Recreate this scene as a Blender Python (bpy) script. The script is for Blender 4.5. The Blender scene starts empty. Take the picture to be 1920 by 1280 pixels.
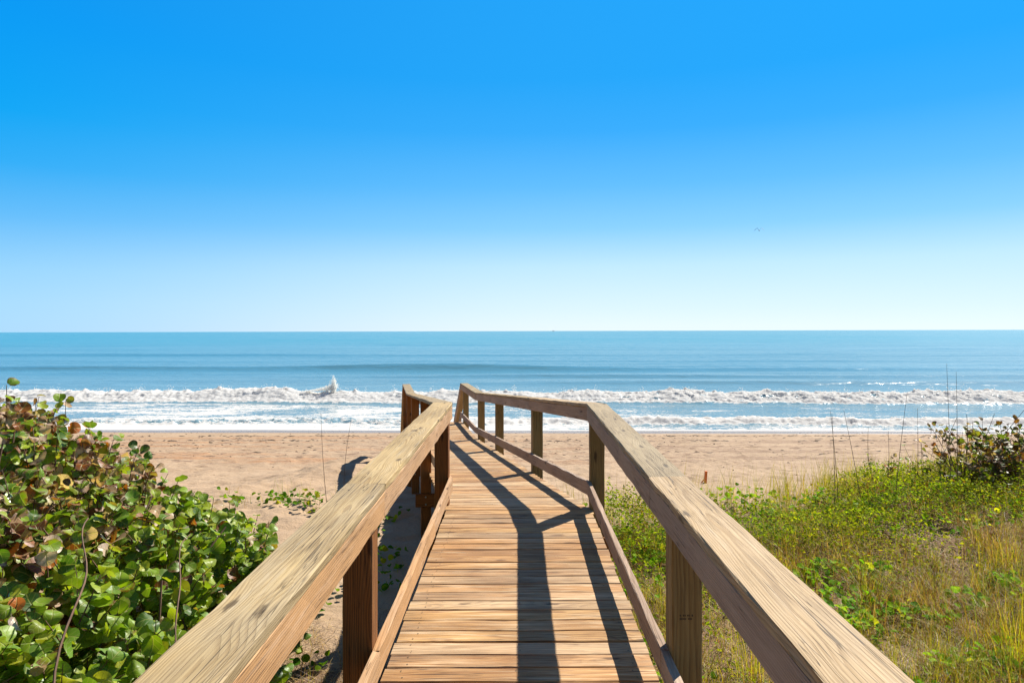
import bpy, math, random
import numpy as np
from mathutils import Vector, Matrix

random.seed(7)
RNG = np.random.default_rng(11)
scene = bpy.context.scene
COL = scene.collection

# ------------------------------------------------------------------ camera, sky, sun, exposure
EYE = 5.5                                    # eye height above the sea
cam_d = bpy.data.cameras.new("camera")
cam_d.lens = 24.0; cam_d.sensor_width = 36.0
cam_d.shift_x = -11 / 1920; cam_d.shift_y = -20 / 1920
cam_d.clip_start = 0.05; cam_d.clip_end = 40000
cam = bpy.data.objects.new("camera", cam_d)
COL.objects.link(cam)
cam.matrix_world = Matrix.Translation((0, 0, EYE)) @ Matrix.Rotation(0.0026, 4, 'Y') @ Matrix.Rotation(math.radians(90), 4, 'X')
scene.camera = cam

SUN = Vector((0.666, 0.80, 1.0)).normalized()
ELEV = math.asin(SUN.z); AZ = math.atan2(SUN.x, SUN.y)
world = bpy.data.worlds.new("World"); scene.world = world
world.use_nodes = True
wn = world.node_tree.nodes; wl = world.node_tree.links
bg = wn["Background"]
sky = wn.new("ShaderNodeTexSky"); sky.sky_type = 'NISHITA'
sky.sun_disc = False; sky.sun_elevation = ELEV; sky.sun_rotation = AZ
sky.air_density = 1.0; sky.dust_density = 0.4; sky.ozone_density = 3.0; sky.altitude = 0
# clear tropical blue in view: hue by height above the horizon, paler towards the sun's side, brightness steered by the sky texture
def lin(*c): return tuple((v / 255 / 12.92) if v < 10.3 else (((v / 255) + 0.055) / 1.055) ** 2.4 for v in c)
tcw = wn.new("ShaderNodeTexCoord"); spw = wn.new("ShaderNodeSeparateXYZ"); wl.new(tcw.outputs["Generated"], spw.inputs[0])
def ramp(stops):
    r = wn.new("ShaderNodeValToRGB"); wl.new(spw.outputs[2], r.inputs[0]); r.color_ramp.interpolation = 'B_SPLINE' if False else 'LINEAR'
    while len(r.color_ramp.elements) < len(stops): r.color_ramp.elements.new(0.5)
    for e_, (p_, c_) in zip(r.color_ramp.elements, stops): e_.position = p_; e_.color = (*lin(*c_), 1)
    return r
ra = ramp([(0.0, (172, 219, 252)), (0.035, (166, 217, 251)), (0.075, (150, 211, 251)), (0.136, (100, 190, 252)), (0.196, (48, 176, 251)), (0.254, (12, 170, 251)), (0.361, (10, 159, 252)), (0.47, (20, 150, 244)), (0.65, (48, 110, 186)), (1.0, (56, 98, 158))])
rb = ramp([(0.0, (231, 245, 252)), (0.031, (216, 239, 253)), (0.093, (190, 229, 254)), (0.147, (138, 207, 254)), (0.206, (100, 190, 254)), (0.278, (60, 174, 253)), (0.345, (40, 168, 252)), (0.436, (38, 167, 253)), (0.50, (44, 160, 246)), (0.68, (52, 114, 186)), (1.0, (56, 98, 158))])  # top stops of both ramps lie out of view, dulled to tone the shadows
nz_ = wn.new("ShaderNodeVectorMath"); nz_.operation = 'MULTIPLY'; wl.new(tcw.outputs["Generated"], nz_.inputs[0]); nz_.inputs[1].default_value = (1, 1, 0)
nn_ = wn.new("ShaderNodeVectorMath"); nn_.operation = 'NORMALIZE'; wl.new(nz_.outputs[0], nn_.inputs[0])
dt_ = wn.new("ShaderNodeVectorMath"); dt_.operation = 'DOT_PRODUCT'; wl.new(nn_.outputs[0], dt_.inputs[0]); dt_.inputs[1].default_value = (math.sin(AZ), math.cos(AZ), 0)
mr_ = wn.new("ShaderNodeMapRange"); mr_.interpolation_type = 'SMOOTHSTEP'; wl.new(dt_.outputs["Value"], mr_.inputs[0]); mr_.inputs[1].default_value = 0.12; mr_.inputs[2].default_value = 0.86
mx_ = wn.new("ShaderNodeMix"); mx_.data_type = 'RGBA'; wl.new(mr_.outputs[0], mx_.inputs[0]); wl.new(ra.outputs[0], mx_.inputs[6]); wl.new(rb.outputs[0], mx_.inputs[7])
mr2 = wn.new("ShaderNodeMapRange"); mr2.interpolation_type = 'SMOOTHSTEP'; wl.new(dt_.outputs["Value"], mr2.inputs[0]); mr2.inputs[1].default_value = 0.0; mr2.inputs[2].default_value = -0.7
mx2 = wn.new("ShaderNodeMix"); mx2.data_type = 'RGBA'; wl.new(mr2.outputs[0], mx2.inputs[0]); wl.new(mx_.outputs[2], mx2.inputs[6]); mx2.inputs[7].default_value = (*lin(112, 130, 160), 1)  # unseen sky behind the camera, a made-up grey blue that sets the shadow tone
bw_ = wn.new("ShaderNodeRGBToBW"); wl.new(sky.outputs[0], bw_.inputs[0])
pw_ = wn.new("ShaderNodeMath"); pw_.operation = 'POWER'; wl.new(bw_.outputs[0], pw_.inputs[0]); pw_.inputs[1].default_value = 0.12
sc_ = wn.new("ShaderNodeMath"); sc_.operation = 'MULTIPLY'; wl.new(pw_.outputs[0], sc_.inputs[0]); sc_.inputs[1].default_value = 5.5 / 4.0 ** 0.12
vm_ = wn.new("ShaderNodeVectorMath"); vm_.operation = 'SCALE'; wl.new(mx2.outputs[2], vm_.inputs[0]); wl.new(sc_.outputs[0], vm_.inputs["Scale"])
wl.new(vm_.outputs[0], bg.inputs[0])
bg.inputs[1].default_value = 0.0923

sun_d = bpy.data.lights.new("sun", 'SUN'); sun_d.energy = 4.8; sun_d.angle = math.radians(0.5); sun_d.color = (1.0, 0.94, 0.84)
sun = bpy.data.objects.new("sun", sun_d); COL.objects.link(sun)
sun.rotation_euler = SUN.to_track_quat('Z', 'Y').to_euler(); sun.location = (20, 24, 30)

vs = scene.view_settings
vs.view_transform = 'Standard'; vs.look = 'None'; vs.exposure = 0.98; vs.gamma = 1.0
scene.cycles.max_bounces = 8; scene.cycles.transparent_max_bounces = 8

# ------------------------------------------------------------------ noise
def _hash(ix, iy, s):
    h = (ix.astype(np.int64) * 374761393 + iy.astype(np.int64) * 668265263 + s * 1442695041) & 0xFFFFFFFF
    h = ((h ^ (h >> 13)) * 1274126177) & 0xFFFFFFFF
    return ((h ^ (h >> 16)) & 0xFFFF) / 65535.0

def gn(x, y, s=0):
    """gradient noise, about -1..1"""
    x = np.asarray(x, float); y = np.asarray(y, float)
    ix = np.floor(x); iy = np.floor(y); fx = x - ix; fy = y - iy
    u = fx * fx * fx * (fx * (fx * 6 - 15) + 10); v = fy * fy * fy * (fy * (fy * 6 - 15) + 10)
    def g(dx, dy):
        a = _hash(ix + dx, iy + dy, s) * 2 * math.pi
        return np.cos(a) * (fx - dx) + np.sin(a) * (fy - dy)
    a = g(0, 0) * (1 - u) + g(1, 0) * u; b = g(0, 1) * (1 - u) + g(1, 1) * u
    return (a * (1 - v) + b * v) * 1.45

def fbm(x, y, s=0, o=4, gain=0.5):
    t = 0; a = 1; f = 1; n = 0
    for k in range(o):
        t = t + a * gn(x * f, y * f, s + 17 * k); n += a; a *= gain; f *= 2.03
    return t / n

def billow(x, y, s=0, o=4, gain=0.5):
    t = 0; a = 1; f = 1; n = 0
    for k in range(o):
        t = t + a * np.minimum(1, np.abs(gn(x * f, y * f, s + 17 * k)) * 1.9); n += a; a *= gain; f *= 2.1
    return t / n

def sst(a, b, x):
    t = np.clip((np.asarray(x, float) - a) / (b - a), 0, 1)
    return t * t * (3 - 2 * t)

# ------------------------------------------------------------------ shape of the land and of the boardwalk
SLOPE = 0.011
D2 = np.array([-0.189, 0.982])
C = [np.array([0.007, -1.6]), np.array([0.007, 6.62])]
C += [C[1] + 8.55 * D2, C[1] + 11.6 * D2, C[1] + 14.5 * D2]
DZ = [EYE - 1.8 - 1.6 * SLOPE, EYE - 1.8 + 6.62 * SLOPE, 3.12, 3.10, 3.10 - 2.9 * 0.66]
W = 0.667

def ground_h(x, y):
    x = np.asarray(x, float); y = np.asarray(y, float)
    plat = 2.72 + 0.075 * np.clip(x - 2.2, 0, 9) + 0.10 * sst(-2, -6, x) + 0.12 * fbm(x * .33, y * .33, 3, 3)
    beach = np.where(y < 40, (37.6 - 0.03 * np.clip(x, -60, 60) - y) * 0.085, -0.204 - (y - 40) * 0.04)
    edge = 11.0 + 0.8 * gn(x * .25, 0 * x, 9) + 0.35 * gn(x * .9, 0 * x, 10)
    t = sst(edge - 0.8, edge + 5.5, y)
    z = plat * (1 - t) + np.minimum(beach, 2.3) * t
    near = 1 - sst(17, 34, y)
    z = z + near * sst(7, 11, y) * (0.07 * fbm(x * 1.1, y * .9, 21, 3) + 0.045 * fbm(x * 3.2, y * 2.6, 22, 2))
    z = z + sst(2, 12, y) * (1 - sst(33, 36.5, y)) * (0.048 * fbm(x * 2.1, y * 3.0, 23, 3) - 0.05 * sst(.25, .6, fbm(x * 1.7, y * 2.3, 26, 2)))
    z = z + sst(20, 24, y) * (1 - sst(32, 34.5, y)) * 0.03 * fbm(x * 1.0, y * 2.2, 24, 4)
    # sand heaped against the landing on its left side
    z = z + 0.55 * np.exp(-(((x + 4.2) / 1.5) ** 2 + ((y - 17.2) / 2.6) ** 2))
    return z

# ------------------------------------------------------------------ mesh helpers
def mesh_np(name, V, F, mats, parent=None, attrs=None, smooth=False):
    """V (n,3); F list of (m,k) int arrays; attrs {name: (type, array)} on points"""
    me = bpy.data.meshes.new(name)
    V = np.ascontiguousarray(V, dtype=np.float32)
    me.vertices.add(len(V)); me.vertices.foreach_set("co", V.ravel())
    loops = np.concatenate([f.ravel() for f in F]).astype(np.int32)
    sizes = np.concatenate([np.full(len(f), f.shape[1]) for f in F]).astype(np.int32)
    starts = np.concatenate([[0], np.cumsum(sizes)[:-1]]).astype(np.int32)
    me.loops.add(len(loops)); me.loops.foreach_set("vertex_index", loops)
    me.polygons.add(len(sizes)); me.polygons.foreach_set("loop_start", starts)
    try: me.polygons.foreach_set("loop_total", sizes)
    except Exception: pass
    me.polygons.foreach_set("use_smooth", np.full(len(sizes), bool(smooth)))
    for an, (ty, arr) in (attrs or {}).items():
        a = me.attributes.new(an, ty, 'POINT')
        arr = np.ascontiguousarray(arr, dtype=np.float32)
        a.data.foreach_set({'FLOAT': 'value', 'FLOAT_VECTOR': 'vector', 'FLOAT_COLOR': 'color'}[ty], arr.ravel())
    me.update(calc_edges=True); me.validate()
    ob = bpy.data.objects.new(name, me); COL.objects.link(ob)
    for m in (mats if isinstance(mats, (list, tuple)) else [mats]): me.materials.append(m)
    if parent is not None: ob.parent = parent
    return ob

def tag(o, label=None, cat=None, group=None, kind=None):
    if label: o["label"] = label
    if cat: o["category"] = cat
    if group: o["group"] = group
    if kind: o["kind"] = kind
    return o

def empty(name, loc):
    o = bpy.data.objects.new(name, None); COL.objects.link(o); o.location = loc; o.empty_display_size = 0.1
    return o

class Acc:
    """collects geometry in numpy"""
    def __init__(s): s.V = []; s.F = {}; s.A = {}; s.n = 0
    def add(s, V, F, **attrs):
        V = np.asarray(V, float)
        if isinstance(F, list) and not isinstance(F[0], np.ndarray): F = np.asarray(F, int)
        for f in (F if isinstance(F, list) else [F]):
            f = np.asarray(f, int); s.F.setdefault(f.shape[1], []).append(f + s.n)
        s.V.append(V); s.n += len(V)
        for k, a in attrs.items(): s.A.setdefault(k, []).append(np.asarray(a, float))
    def build(s, name, mats, parent=None, types=None, smooth=False, origin=None):
        V = np.concatenate(s.V)
        if origin is not None: V = V - np.asarray(origin)
        F = [np.concatenate(f) for f in s.F.values()]
        at = {k: ((types or {}).get(k, 'FLOAT_VECTOR'), np.concatenate(a)) for k, a in s.A.items()}
        return mesh_np(name, V, F, mats, parent, at, smooth)

def grid_faces(nu, nv):
    i = np.arange(nu * nv).reshape(nu, nv)
    return np.stack([i[:-1, :-1], i[1:, :-1], i[1:, 1:], i[:-1, 1:]], -1).reshape(-1, 4)

def board_geo(L, wd, th, m0=0.0, m1=0.0, seed=0.0, cham=0.004, seg=None, jit=0.0012, rs=None):
    """a sawn board: x 0..L along the grain, y -wd/2..wd/2, z -th/2..th/2; mitred ends (x shifts by m*y); eased, slightly uneven edges.
       returns verts, faces, wood coordinates"""
    rs = rs or np.random.default_rng(int(seed * 1000) + 3)
    n = seg or max(2, int(L / 0.18) + 1)
    c = cham; hy, hz = wd / 2, th / 2
    prof = np.array([(-hy + c, -hz), (hy - c, -hz), (hy, -hz + c), (hy, hz - c), (hy - c, hz), (-hy + c, hz), (-hy, hz - c), (-hy, -hz + c)])
    xs = np.linspace(0, 1, n)
    V = np.zeros((n, 8, 3))
    for i, t in enumerate(xs):
        p = prof.copy() + rs.normal(0, jit, prof.shape)
        e0 = m0 * p[:, 0]; e1 = m1 * p[:, 0]
        V[i, :, 0] = e0 * (1 - t) + (L + e1) * t
        V[i, :, 1] = p[:, 0]; V[i, :, 2] = p[:, 1]
    i = np.arange(n * 8).reshape(n, 8)
    q = []
    for k in range(8):
        k2 = (k + 1) % 8
        q.append(np.stack([i[:-1, k], i[1:, k], i[1:, k2], i[:-1, k2]], -1))
    F = [np.concatenate(q), np.stack([i[0, :], i[-1, ::-1]])]
    V = V.reshape(-1, 3)
    return V, F, V.copy()

def frame_mat(p0, p1, up=(0, 0, 1)):
    x = (Vector(p1) - Vector(p0)).normalized(); y = Vector(up).cross(x).normalized(); z = x.cross(y)
    M = Matrix((x, y, z)).transposed().to_4x4(); M.translation = Vector(p0)
    return M

def board(name, p0, p1, wd, th, mat, parent, seed, m0=0, m1=0, up=(0, 0, 1), cham=0.004, jit=0.0012):
    L = (Vector(p1) - Vector(p0)).length
    V, F, wc = board_geo(L, wd, th, m0, m1, seed, cham, jit=jit)
    o = mesh_np(name, V, F, mat, parent, {"wco": ('FLOAT_VECTOR', wc), "wseed": ('FLOAT', np.full(len(V), seed))})
    o.matrix_world = frame_mat(p0, p1, up)
    return o

# ------------------------------------------------------------------ node helpers
class NT:
    def __init__(s, name):
        s.m = bpy.data.materials.new(name); s.m.use_nodes = True
        s.t = s.m.node_tree; s.t.nodes.clear()
        s.out = s.t.nodes.new("ShaderNodeOutputMaterial")
    def n(s, ty, **kw):
        nd = s.t.nodes.new(ty)
        for k, v in kw.items(): setattr(nd, k, v)
        return nd
    def put(s, sock, v):
        if hasattr(v, 'is_linked') or isinstance(v, bpy.types.NodeSocket): s.t.links.new(v, sock)
        else:
            if isinstance(v, (tuple, list)) and len(v) == 3 and sock.type == 'RGBA': v = (*v, 1)
            sock.default_value = v
    def math(s, op, a, b=None, c=None, clamp=False):
        nd = s.n("ShaderNodeMath", operation=op, use_clamp=clamp); s.put(nd.inputs[0], a)
        if b is not None: s.put(nd.inputs[1], b)
        if c is not None: s.put(nd.inputs[2], c)
        return nd.outputs[0]
    def vmath(s, op, a, b=None, out=0):
        nd = s.n("ShaderNodeVectorMath", operation=op); s.put(nd.inputs[0], a)
        if b is not None: s.put(nd.inputs[1], b)
        return nd.outputs[out]
    def sep(s, v):
        nd = s.n("ShaderNodeSeparateXYZ"); s.put(nd.inputs[0], v); return nd.outputs
    def comb(s, x=0, y=0, z=0):
        nd = s.n("ShaderNodeCombineXYZ")
        for i, v in enumerate((x, y, z)): s.put(nd.inputs[i], v)
        return nd.outputs[0]
    def mix(s, f, a, b, mode='MIX'):
        nd = s.n("ShaderNodeMix", data_type='RGBA', blend_type=mode, clamp_factor=True)
        s.put(nd.inputs[0], f); s.put(nd.inputs[6], a); s.put(nd.inputs[7], b); return nd.outputs[2]
    def smooth(s, v, a, b, lo=0.0, hi=1.0):
        nd = s.n("ShaderNodeMapRange", interpolation_type='SMOOTHSTEP')
        s.put(nd.inputs[0], v); nd.inputs[1].default_value = a; nd.inputs[2].default_value = b
        nd.inputs[3].default_value = lo; nd.inputs[4].default_value = hi; return nd.outputs[0]
    def noise(s, v, scale=1, detail=3, rough=0.5, out=0):
        nd = s.n("ShaderNodeTexNoise"); s.put(nd.inputs["Vector"], v); nd.inputs["Scale"].default_value = scale
        nd.inputs["Detail"].default_value = detail; nd.inputs["Roughness"].default_value = rough; return nd.outputs[out]
    def voro(s, v, scale=1, feature='F1', out="Distance", dim='3D'):
        nd = s.n("ShaderNodeTexVoronoi", feature=feature, voronoi_dimensions=dim); s.put(nd.inputs["Vector"], v)
        nd.inputs["Scale"].default_value = scale; return nd.outputs[out]
    def attr(s, name, out="Vector"):
        nd = s.n("ShaderNodeAttribute", attribute_name=name); return nd.outputs[out]
    def bump(s, h, strength=0.5, dist=0.01, normal=None):
        nd = s.n("ShaderNodeBump"); s.put(nd.inputs["Height"], h); nd.inputs["Strength"].default_value = strength
        nd.inputs["Distance"].default_value = dist
        if normal is not None: s.put(nd.inputs["Normal"], normal)
        return nd.outputs[0]
    def princ(s, **kw):
        nd = s.n("ShaderNodeBsdfPrincipled")
        for k, v in kw.items(): s.put(nd.inputs[k.replace('_', ' ')], v)
        return nd.outputs[0]
    def finish(s, sh): s.t.links.new(sh, s.out.inputs[0]); return s.m

def wood(name, early, late, grey, grey_amt=0.5, ring=0.0065, contrast=0.6, knots=1.0, pith=0.06, stain=None, streaks=0.6, warpy=0.07, warpz=0.03, tintv=0.45, stains=0.28, cracks=0.65):
    t = NT(name)
    co = t.attr("wco"); sd = t.attr("wseed", "Fac")
    off = t.comb(t.math('MULTIPLY', sd, 7.31), t.math('MULTIPLY', sd, 3.17), t.math('MULTIPLY', sd, 5.71))
    p = t.vmath('ADD', co, off)
    warp = t.vmath('SUBTRACT', t.noise(t.vmath('MULTIPLY', p, (1.1, 5.0, 5.0)), 1, 2, out=1), (0.5, 0.5, 0.5))
    wx, wy, wz = t.sep(warp)[:3]
    r1 = t.math('SUBTRACT', t.math('FRACT', t.math('MULTIPLY', sd, 17.37)), 0.5)
    c = t.sep(co)
    # knots: sparse cells along the face, lines bend round them
    cp = t.sep(p); kv = t.comb(t.math('MULTIPLY', cp[0], 1.7), t.math('MULTIPLY', t.math('ADD', cp[1], cp[2]), 6.5), 0)
    kd = t.voro(kv, 1.0, dim='2D'); kc = t.sep(t.voro(kv, 1.0, out="Color", dim='2D'))[0]
    kon = t.math('GREATER_THAN', kc, 1.0 - 0.34 * knots)
    fiber0 = t.noise(t.vmath('MULTIPLY', p, (14.0, 60.0, 60.0)), 1, 3, 0.6)
    kbend = t.math('MULTIPLY', t.smooth(kd, 0.55, 0.0), kon)
    kmask = t.math('MULTIPLY', t.smooth(t.math('ADD', kd, t.math('MULTIPLY', t.math('SUBTRACT', fiber0, 0.5), 0.22)), 0.12, 0.03), kon)
    yy = t.math('ADD', t.math('ADD', c[1], t.math('MULTIPLY', r1, 0.12)), t.math('MULTIPLY', wy, warpy))
    zz = t.math('ADD', t.math('ADD', c[2], pith), t.math('ADD', t.math('MULTIPLY', wz, warpz), t.math('MULTIPLY', c[0], 0.008)))
    r = t.math('SQRT', t.math('ADD', t.math('MULTIPLY', yy, yy), t.math('MULTIPLY', zz, zz)))
    r = t.math('ADD', r, t.math('MULTIPLY', kbend, 0.022))
    rr = t.math('FRACT', t.math('DIVIDE', r, ring))
    late_f = t.math('MULTIPLY', t.smooth(rr, 0.25, 0.88), t.smooth(rr, 1.0, 0.9))
    fiber = t.noise(t.vmath('MULTIPLY', p, (5.0, 260.0, 260.0)), 1, 3, 0.6)
    streak = t.noise(t.vmath('MULTIPLY', p, (2.6, 60.0, 60.0)), 1, 5, 0.68)
    pale = t.noise(t.vmath('MULTIPLY', t.vmath('ADD', p, (3.3, 9.1, 4.4)), (2.0, 34.0, 34.0)), 1, 5, 0.65)
    patch = t.noise(t.vmath('MULTIPLY', p, (2.2, 9.0, 9.0)), 1, 4, 0.6)
    blot = t.noise(t.vmath('MULTIPLY', p, (1.3, 3.0, 3.0)), 1, 3, 0.5)
    colr = t.mix(t.math('MULTIPLY', late_f, contrast), early, late)
    tint = t.math('FRACT', t.math('MULTIPLY', sd, 5.73))
    colr = t.mix(t.math('MULTIPLY', tint, tintv), colr, stain or late)
    gf = t.math('MULTIPLY', t.smooth(t.math('ADD', t.math('MULTIPLY', patch, 0.6), t.math('MULTIPLY', t.math('FRACT', t.math('MULTIPLY', sd, 9.19)), 0.4)), 0.36, 0.66), grey_amt)
    gcol = t.mix(t.math('MULTIPLY', late_f, 0.35), grey, tuple(g * 0.62 for g in grey))
    colr = t.mix(gf, colr, gcol)
    colr = t.mix(t.smooth(fiber, 0.30, 0.70, 0.30, 0.0), colr, tuple(g * 0.30 for g in late))
    colr = t.mix(t.smooth(pale, 0.50, 0.70, 0.0, 0.55 * streaks), colr, tuple(min(1, g * 1.25) for g in grey))
    colr = t.mix(t.smooth(streak, 0.52, 0.70, 0.0, 0.62 * streaks), colr, tuple(g * 0.30 for g in late))
    colr = t.mix(t.smooth(blot, 0.35, 0.72, 0.0, stains), colr, tuple(g * 0.55 for g in late))
    colr = t.mix(t.math('MULTIPLY', kmask, 0.85), colr, tuple(g * 0.25 for g in late))
    crack = t.noise(t.vmath('MULTIPLY', p, (0.9, 75.0, 75.0)), 1, 1, 0.4)
    ck = t.math('MULTIPLY', t.smooth(t.math('ABSOLUTE', t.math('SUBTRACT', crack, 0.5)), 0.022, 0.006), t.smooth(blot, 0.40, 0.54))
    colr = t.mix(t.math('MULTIPLY', ck, cracks), colr, tuple(g * 0.15 for g in late))
    h = t.math('ADD', t.math('MULTIPLY', late_f, 0.45), t.math('MULTIPLY', fiber, 0.7))
    h = t.math('SUBTRACT', h, t.math('MULTIPLY', ck, 1.2))
    nb = t.bump(h, 0.55, 0.0022)
    return t.finish(t.princ(Base_Color=colr, Roughness=0.72, Specular_IOR_Level=0.3, Normal=nb))

WOOD_DECK = wood("deck_wood", (0.57, 0.34, 0.125), (0.24, 0.098, 0.025), (0.54, 0.395, 0.235), 0.65, ring=0.0075, contrast=0.7, stain=(0.44, 0.20, 0.065), streaks=1.3, tintv=0.65, stains=0.5, cracks=0.9, warpy=0.16, pith=0.10)
WOOD_CAP_L = wood("cap_wood_straw", (0.54, 0.39, 0.18), (0.31, 0.19, 0.065), (0.38, 0.31, 0.20), 0.6, ring=0.0068, contrast=0.75, tintv=0.12, knots=1.25, stains=0.4, cracks=0.8, pith=0.03, warpy=0.05, streaks=0.8)
WOOD_CAP_R = wood("cap_wood_pale", (0.53, 0.37, 0.19), (0.31, 0.19, 0.075), (0.47, 0.36, 0.235), 0.4, ring=0.0068, contrast=0.75, tintv=0.1, knots=1.25, stains=0.4, cracks=0.8, warpy=0.05, pith=0.03, streaks=0.8)
WOOD_CAP_O = wood("cap_wood_olive", (0.44, 0.31, 0.14), (0.23, 0.14, 0.05), (0.33, 0.265, 0.16), 0.6, ring=0.0075, pith=0.035, warpy=0.05, contrast=0.75)
WOOD_SIDE = wood("rail_wood_peach", (0.60, 0.36, 0.17), (0.42, 0.21, 0.075), (0.50, 0.35, 0.23), 0.35, ring=0.010, contrast=0.5)
WOOD_SIDE_G = wood("rail_wood_grey", (0.47, 0.33, 0.22), (0.28, 0.17, 0.10), (0.42, 0.33, 0.26), 0.6, ring=0.010, contrast=0.5)
WOOD_POST_D = wood("post_wood_brown", (0.44, 0.165, 0.026), (0.11, 0.030, 0.004), (0.24, 0.12, 0.04), 0.15, ring=0.011, contrast=0.85, pith=0.09)
WOOD_POST_G = wood("post_wood_olive", (0.37, 0.255, 0.085), (0.18, 0.10, 0.025), (0.28, 0.21, 0.09), 0.3, ring=0.013, contrast=0.75, pith=0.09)

def leafy(name, trans=0.45, gloss=0.06, rough=0.45, veins=False, tboost=(1.5, 1.45, 0.6)):
    t = NT(name)
    colr = t.attr("col", "Color")
    nrm = None
    if veins:
        l = t.sep(t.attr("luv"))
        u, v, dry = l[0], l[1], l[2]
        av = t.math('ABSOLUTE', v)
        mid = t.smooth(av, 0.05, 0.012)
        side = t.math('FRACT', t.math('MULTIPLY', t.math('SUBTRACT', u, t.math('MULTIPLY', av, 0.75)), 3.3))
        sv = t.smooth(t.math('ABSOLUTE', t.math('SUBTRACT', side, 0.5)), 0.085, 0.02)
        vein = t.math('MAXIMUM', mid, t.math('MULTIPLY', sv, 0.75))
        geo = t.n("ShaderNodeNewGeometry")
        nz = t.noise(geo.outputs["Position"], 26, 3, 0.6)
        rad = t.math('SQRT', t.math('ADD', t.math('MULTIPLY', v, v), t.math('POWER', t.math('SUBTRACT', u, 0.5), 2.0)))
        colr = t.mix(t.smooth(nz, 0.3, 0.75, 0.0, 0.35), colr, t.mix(0.6, colr, (0.16, 0.17, 0.02)))
        scorch = t.smooth(t.math('ADD', t.math('ADD', t.math('MULTIPLY', rad, 1.1), t.math('MULTIPLY', nz, 0.9)), t.math('MULTIPLY', dry, 0.9)), 1.12, 1.42)
        colr = t.mix(t.math('MULTIPLY', scorch, 0.9), colr, t.mix(t.smooth(nz, 0.35, 0.6), (0.34, 0.20, 0.13), (0.11, 0.035, 0.012)))
        colr = t.mix(t.math('MULTIPLY', vein, 0.5), colr, (0.36, 0.36, 0.10))
        nrm = t.bump(t.math('ADD', t.math('MULTIPLY', vein, -1.0), t.math('MULTIPLY', nz, 0.5)), 0.5, 0.004)
    d = t.n("ShaderNodeBsdfDiffuse"); t.put(d.inputs[0], colr)
    tr = t.n("ShaderNodeBsdfTranslucent"); t.put(tr.inputs[0], t.mix(1.0, colr, tboost, 'MULTIPLY'))
    g = t.n("ShaderNodeBsdfGlossy"); t.put(g.inputs[0], (1, 1, 1)); g.inputs["Roughness"].default_value = rough
    if nrm is not None:
        for nd in (d, tr, g): t.put(nd.inputs["Normal"], nrm)
    m1 = t.n("ShaderNodeMixShader"); m1.inputs[0].default_value = trans
    t.t.links.new(d.outputs[0], m1.inputs[1]); t.t.links.new(tr.outputs[0], m1.inputs[2])
    fr = t.n("ShaderNodeFresnel"); fr.inputs[0].default_value = 1.4
    m2 = t.n("ShaderNodeMixShader"); t.put(m2.inputs[0], t.math('ADD', t.math('MULTIPLY', fr.outputs[0], gloss * 6), gloss * 0.4, clamp=True))
    t.t.links.new(m1.outputs[0], m2.inputs[1]); t.t.links.new(g.outputs[0], m2.inputs[2])
    return t.finish(m2.outputs[0])

LEAF_GRAPE = leafy("sea_grape_leaf", 0.43, 0.034, 0.42, veins=True)
LEAF_SMALL = leafy("small_leaf", 0.45, 0.004, 0.5)
GRASS = leafy("grass_blade", 0.42, 0.004, 0.5, tboost=(1.35, 1.3, 0.7))
DRY = leafy("dry_straw", 0.2, 0.01, 0.6, tboost=(1.2, 1.1, 0.9))

def simple(name, colr, rough=0.6, var=0.3, scale=20, metallic=0.0):
    t = NT(name); tc = t.n("ShaderNodeTexCoord")
    nz = t.noise(tc.outputs["Object"], scale, 3)
    c2 = t.mix(t.smooth(nz, 0.3, 0.7, 0, 1), colr, tuple(x * (1 - var) for x in colr))
    return t.finish(t.princ(Base_Color=c2, Roughness=rough, Metallic=metallic))
STEM = simple("stem_bark", (0.16, 0.085, 0.045), 0.8)
STALK = simple("dry_stalk", (0.15, 0.10, 0.055), 0.8)
BOLT = simple("galvanised_bolt", (0.42, 0.40, 0.37), 0.5, 0.3, 60, 0.6)
STAMP = simple("stamp_ink", (0.05, 0.035, 0.015), 0.8)
ORANGE = simple("orange_paint", (0.75, 0.20, 0.03), 0.6)
PINK = simple("pink_ribbon", (0.85, 0.12, 0.10), 0.6)
FEATHER_D = simple("dark_feather", (0.03, 0.032, 0.035), 0.7)
FEATHER_G = simple("grey_feather", (0.22, 0.20, 0.18), 0.7)
FEATHER_W = simple("white_feather", (0.7, 0.68, 0.64), 0.7)
HULL = simple("ship_paint", (0.20, 0.26, 0.30), 0.6)
WEED = simple("dry_seaweed", (0.075, 0.05, 0.03), 0.9)

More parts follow.
